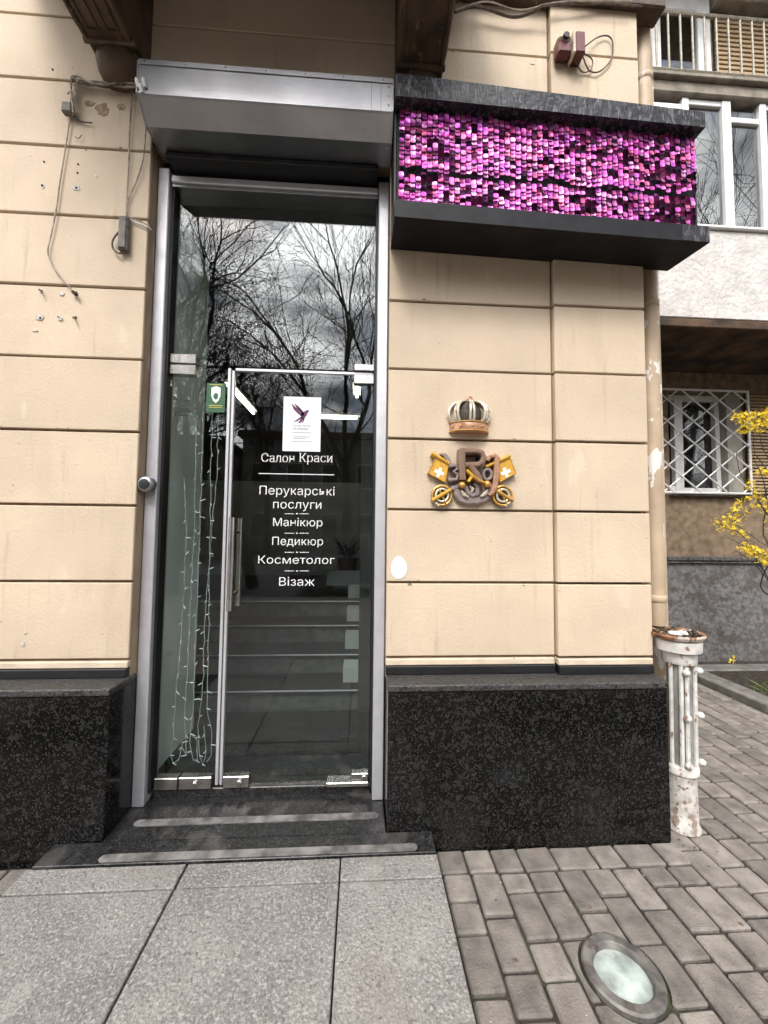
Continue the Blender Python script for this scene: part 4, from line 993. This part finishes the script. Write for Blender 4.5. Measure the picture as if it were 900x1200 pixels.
for (pts, y, bloom, dn) in (([(935, 640), (920, 560), (905, 505), (882, 493), (857, 490)], .95, .42, 1.3), ([(935, 610), (915, 540), (900, 500), (880, 498)], 1.05, .55, 1.2),
                        ([(930, 700), (905, 610), (893, 580), (870, 590), (845, 612)], .95, .50, 1.0), ([(930, 720), (900, 690), (880, 655), (868, 630), (838, 612)], 1.0, .60, .9),
                        ([(940, 690), (915, 640), (900, 600), (882, 566)], 1.05, .45, 1.3), ([(940, 700), (912, 668), (895, 650), (878, 643)], .9, .5, 1.2),
                        ([(940, 720), (905, 680), (885, 662), (850, 640)], .9, .95, .3), ([(940, 600), (915, 570), (895, 560), (884, 552)], 1.0, .4, 1.2),
                        ([(930, 600), (900, 560), (885, 525), (878, 505)], 1.0, 2, 0), ([(930, 640), (890, 600), (868, 560), (860, 530)], 1.1, 2, 0), ([(940, 560), (920, 520), (905, 495), (890, 488)], .9, .3, 1.3),
                        ([(940, 750), (915, 690), (897, 668), (886, 660)], .95, .55, 1.0), ([(940, 560), (925, 470), (915, 420)], 1.1, .3, 1)):
    for rep_ in range(2):
        twig([base+Vector((rn.uniform(-.08, .08), rn.uniform(-.08, .08), 0))]+[F_(px+9+rn.uniform(-3, 10)*rep_, py+rn.uniform(-9, 9)*rep_, y+.06*rep_) for px, py in pts], .007, bloom+.16+.1*rep_ if bloom < 1 else bloom, dn*(1, .7, .5)[rep_])
stem.build('stems', TWIG, fo); fl.build('blossoms', YELLOW, fo, kind='stuff')
for (gx, gy_, lab) in ((3.62, 1.20, 'tuft of green weeds growing behind the garden kerb'), ):
    b = MB(); rn2 = random.Random(4)
    for k in range(70):
        x_, y_ = gx+rn2.gauss(0, .10), gy_+rn2.gauss(0, .12); h = rn2.uniform(.05, .16); dx, dy = rn2.gauss(0, .03), rn2.gauss(0, .03)
        b.add([(x_-.004, y_, .03), (x_+.004, y_, .03), (x_+dx+.003, y_+dy, .03+h*.6), (x_+dx*2, y_+dy*2, .03+h)], [(0, 1, 2, 3)])
    b.build('weed_tuft', LEAFG, label=lab, cat='weeds', kind='stuff')
b = MB(); rn2 = random.Random(14)
for k in range(12):
    p = Vector((3.93, 2.02, .09))+Vector((rn2.gauss(0, .035), rn2.gauss(0, .02), rn2.gauss(0, .05))); n_ = Vector((rn2.gauss(0, 1), rn2.gauss(0, 1), rn2.gauss(0, 1))).normalized(); u = n_.orthogonal()*.010; v_ = n_.cross(u)
    b.add([p-u, p+v_, p+u, p-v_], [(0, 1, 2, 3)])
b.tube([(3.93, 2.02, .03), (3.935, 2.02, .13)], .004, 5)
b.build('yellow_weed', YELLOW, label='small yellow weed at the foot of the grey plinth', cat='weed')

# ================================================================== STREET BEHIND THE CAMERA (seen mirrored in the glass)
def make_tree(seed, height):
    rnd = random.Random(seed); big = MB(); tw = MB()
    def grow(p, d, ln, r, lev):
        n_ = 6 if lev < 2 else (4 if lev < 4 else 2); P = [p]; q = p; dd = d.copy()
        for i in range(n_):
            dd = (dd+Vector((rnd.gauss(0, .10), rnd.gauss(0, .10), rnd.gauss(.03, .07)))*(1+.15*lev)).normalized(); q = q+dd*ln/n_; P.append(q)
        r1_ = max(r*.70, .0045)
        (big if lev < 2 else tw).tube(P, [r+(r1_-r)*i/n_ for i in range(n_+1)], 8 if lev < 1 else (5 if lev < 3 else 3), False)
        if lev >= 7: return
        for k in range(3 if lev < 1 else 2):
            ax = dd.orthogonal().normalized(); ax.rotate(Matrix.Rotation(rnd.uniform(0, 6.28), 3, dd))
            nd = dd.copy(); nd.rotate(Matrix.Rotation(rnd.uniform(.22, .6), 3, ax))
            grow(P[-1], nd, ln*rnd.uniform(.66, .86), r1_*rnd.uniform(.68, .92), lev+1)
        for k in range(3 if 0 < lev < 5 else 1):                    # side shoots
            i = rnd.randint(1, n_-1)
            ax = dd.orthogonal().normalized(); ax.rotate(Matrix.Rotation(rnd.uniform(0, 6.28), 3, dd))
            nd = dd.copy(); nd.rotate(Matrix.Rotation(rnd.uniform(.5, 1.0), 3, ax))
            grow(P[i], nd, ln*rnd.uniform(.45, .7), r1_*rnd.uniform(.35, .55), lev+2)
    grow(Vector((0, 0, -.1)), Vector((rnd.uniform(-.12, .12), rnd.uniform(-.08, .08), 1)), height*.25, height*.0125, 0)
    return big.mesh('trunk', BARK, True), tw.mesh('crown', TWIG)
protos = [make_tree(s, h_) for s, h_ in ((3, 13), (11, 14), (23, 12.5))]
for (x_, y_, pi_, rz, sc, lab) in ((-2.9, -8.4, 0, 20, 1.0, 'bare street tree mirrored left of centre in the door glass'), (-5.9, -9.5, 1, 140, 1.05, 'bare street tree mirrored at the left edge of the glass'),
        (-.5, -9.8, 2, 250, 1.1, 'bare street tree mirrored at the right edge of the glass'), (-4.3, -15.5, 1, 300, 1.0, 'farther bare tree mirrored between the two nearer trunks'),
        (8.6, -5.4, 0, 200, 1.3, 'bare street tree mirrored in the balcony glazing'), (12.4, -8.0, 2, 60, 1.4, 'second bare tree mirrored in the balcony glazing'), (-9.8, -13, 0, 80, 1.1, 'outermost bare tree mirrored far left'), (-4.6, -7.6, 2, 20, .95, 'bare tree mirrored behind the left top fitting')):
    t_ = empty('street_tree', (x_, y_, -.02), lab, 'tree', 'bare trees along the street'); t_.rotation_euler.z = R_(rz); t_.scale = (sc,)*3
    for nm, me in zip(('trunk', 'crown'), protos[pi_]):
        o = link(nm, me); o.parent = t_
print('TREES', [len(p[1].polygons) for p in protos])
def far_house(x0, x1, y, h, mt, lab, nx, nz):
    e_ = empty('street_house', ((x0+x1)/2, y-4, -.2), lab, 'building', 'houses across the street')
    MB().box(x0, x1, y-8, y, -.3, h).build('wall', mt, e_); MB().box(x0-.3, x1+.3, y-8.3, y+.4, h, h+.5, .05).build('roof', FARROOF, e_)
    wme = MB().box(-.55, .55, 0, .06, -.85, .85).mesh('window', FARGLASS); fme = MB().box(-.65, .65, .0, .03, -.95, .95).mesh('frame', PLASTICW)
    for i in range(nx):
        for j in range(nz):
            cx_ = x0+(i+.5)*(x1-x0)/nx; cz = 1.8+j*(h-.8)/nz
            f = link('window', wme); f.parent = e_; f.location = (cx_-(x0+x1)/2, 4.005+0, cz+.2); g_ = link('frame', fme); g_.parent = f; g_.location = (0, -.002, 0)
far_house(-26, -9.5, -24, 7.2, FARWALL, 'low tan house across the street at the left', 6, 2)
far_house(-9, 1.5, -27, 8.4, FARWALL2, 'grey house across the street behind the trees', 4, 2)
far_house(2, 20, -23, 10.5, FARWALL, 'tall tan house across the street at the right', 6, 3)
# parked car
car = empty('parked_car', (.2, -7.6, -.12), 'grey hatchback parked at the kerb, mirrored faintly in the door', 'car')
cz, cy0, cy1 = -.12, -8.6, -6.95
prof = [(-1.95, .32), (-1.98, .62), (-1.90, .80), (-1.55, .92), (-1.05, 1.42), (-.55, 1.50), (.35, 1.48), (1.05, .98), (1.85, .84), (2.05, .66), (2.05, .32)]
MB().prism([(x_+.3, z_+cz) for x_, z_ in [(-1.95, .32), (-1.98, .62), (-1.90, .80), (-1.55, .93), (1.02, .98), (1.85, .84), (2.05, .66), (2.05, .32)]], cy0, cy1).build('body', CARP, car)
cab = MB(); V = []
for (yy, ins_) in ((cy0, .0), (cy0+.16, 1), (cy1-.16, 1), (cy1, 0)): pass
lo = [(-1.5, .931), (1.0, .985)]; hi = [(-1.02, 1.42), (-.5, 1.5), (.3, 1.48)]
ring = lambda yl, yh: [(-1.5+.3, yl, .93+cz), (-1.02+.3, yh, 1.42+cz), (-.5+.3, yh, 1.5+cz), (.3+.3, yh, 1.48+cz), (1.0+.3, yl, .982+cz)]
A_, B_ = ring(cy0+.03, cy0+.2), ring(cy1-.03, cy1-.2)
cab.add(A_+B_, [(0, 1, 2, 3, 4), (9, 8, 7, 6, 5)]+[(i, i+5, i+6, i+1) for i in range(4)]+[(4, 9, 5, 0)]); cab.build('cabin', CARP, car)
for (a, b) in ((-1.02, -.15), (-.08, .62)):
    yl, yh = cy1-.028, cy1-.17
    MB().add([(a+.3-.25 if a < -.5 else a+.3, yl+.004, .96+cz), (b+.3 if b < .5 else b+.55, yl+.004, .985+cz), (b+.3 if b < .5 else b+.02, yh+.004, 1.40+cz), (a+.3, yh+.004, 1.40+cz)], [(0, 1, 2, 3)]).build('side_window', FARGLASS, car)
for xx in (-1.25+.3, 1.25+.3):
    for yy in (cy0+.1, cy1-.02):
        wv = MB().lathe([(.20, -.02), (.30, -.02), (.315, .0), (.315, .17), (.30, .19), (.2, .19)], (xx, yy-.0+.1, .315+cz), 22, 'y').build('wheel', TYRE, car); MB().lathe([(.195, -.025), (.19, .195)], (xx, yy+.1, .315+cz), 16, 'y').build('rim', ALU2, wv)
for yy in (cy0+.25, cy1-.25): MB().box(2.05+.3-.02, 2.05+.312, yy-.14, yy+.14, .62+cz, .76+cz, .01).build('headlight', WHITE, car)

lt = MB(); rn = random.Random(31)
for k in range(46):
    x_, y_ = rn.uniform(.36, 2.6), rn.uniform(-.9, .6); q = rn.uniform(.003, .008); a = rn.uniform(0, 6.28)
    lt.add([(x_+q*math.cos(a+t)*(1 if i % 2 else .5), y_+q*math.sin(a+t)*(1 if i % 2 else .5), .003+.002*(i % 2)) for i, t in enumerate((0, 1.57, 3.14, 4.71))], [(0, 1, 2, 3)])
lt.build('paving_litter', mat('pale_litter', (.42, .38, .32), .8, var=.4, scale=9), label='tiny pale crumbs and flakes scattered over the paving', cat='litter', kind='stuff')
lv = MB()
for k in range(40):
    x_, y_ = rn.choice(((rn.uniform(1.45, 1.75), rn.uniform(-.2, .1)), (rn.uniform(.4, 2.4), rn.uniform(-.9, .4)))); q = rn.uniform(.006, .014); a = rn.uniform(0, 6.28)
    lv.add([(x_+q*math.cos(a), y_+q*math.sin(a), .003), (x_+q*.4*math.cos(a+1.57), y_+q*.4*math.sin(a+1.57), .006), (x_-q*math.cos(a), y_-q*math.sin(a), .003), (x_-q*.4*math.cos(a+1.57), y_-q*.4*math.sin(a+1.57), .004)], [(0, 1, 2, 3)])
lv.build('dry_leaf_bits', mat('dry_leaf', (.16, .09, .045), .8, var=.4, scale=9), label='brown dry leaf bits lying on the paving near the drain post', cat='leaves', kind='stuff')
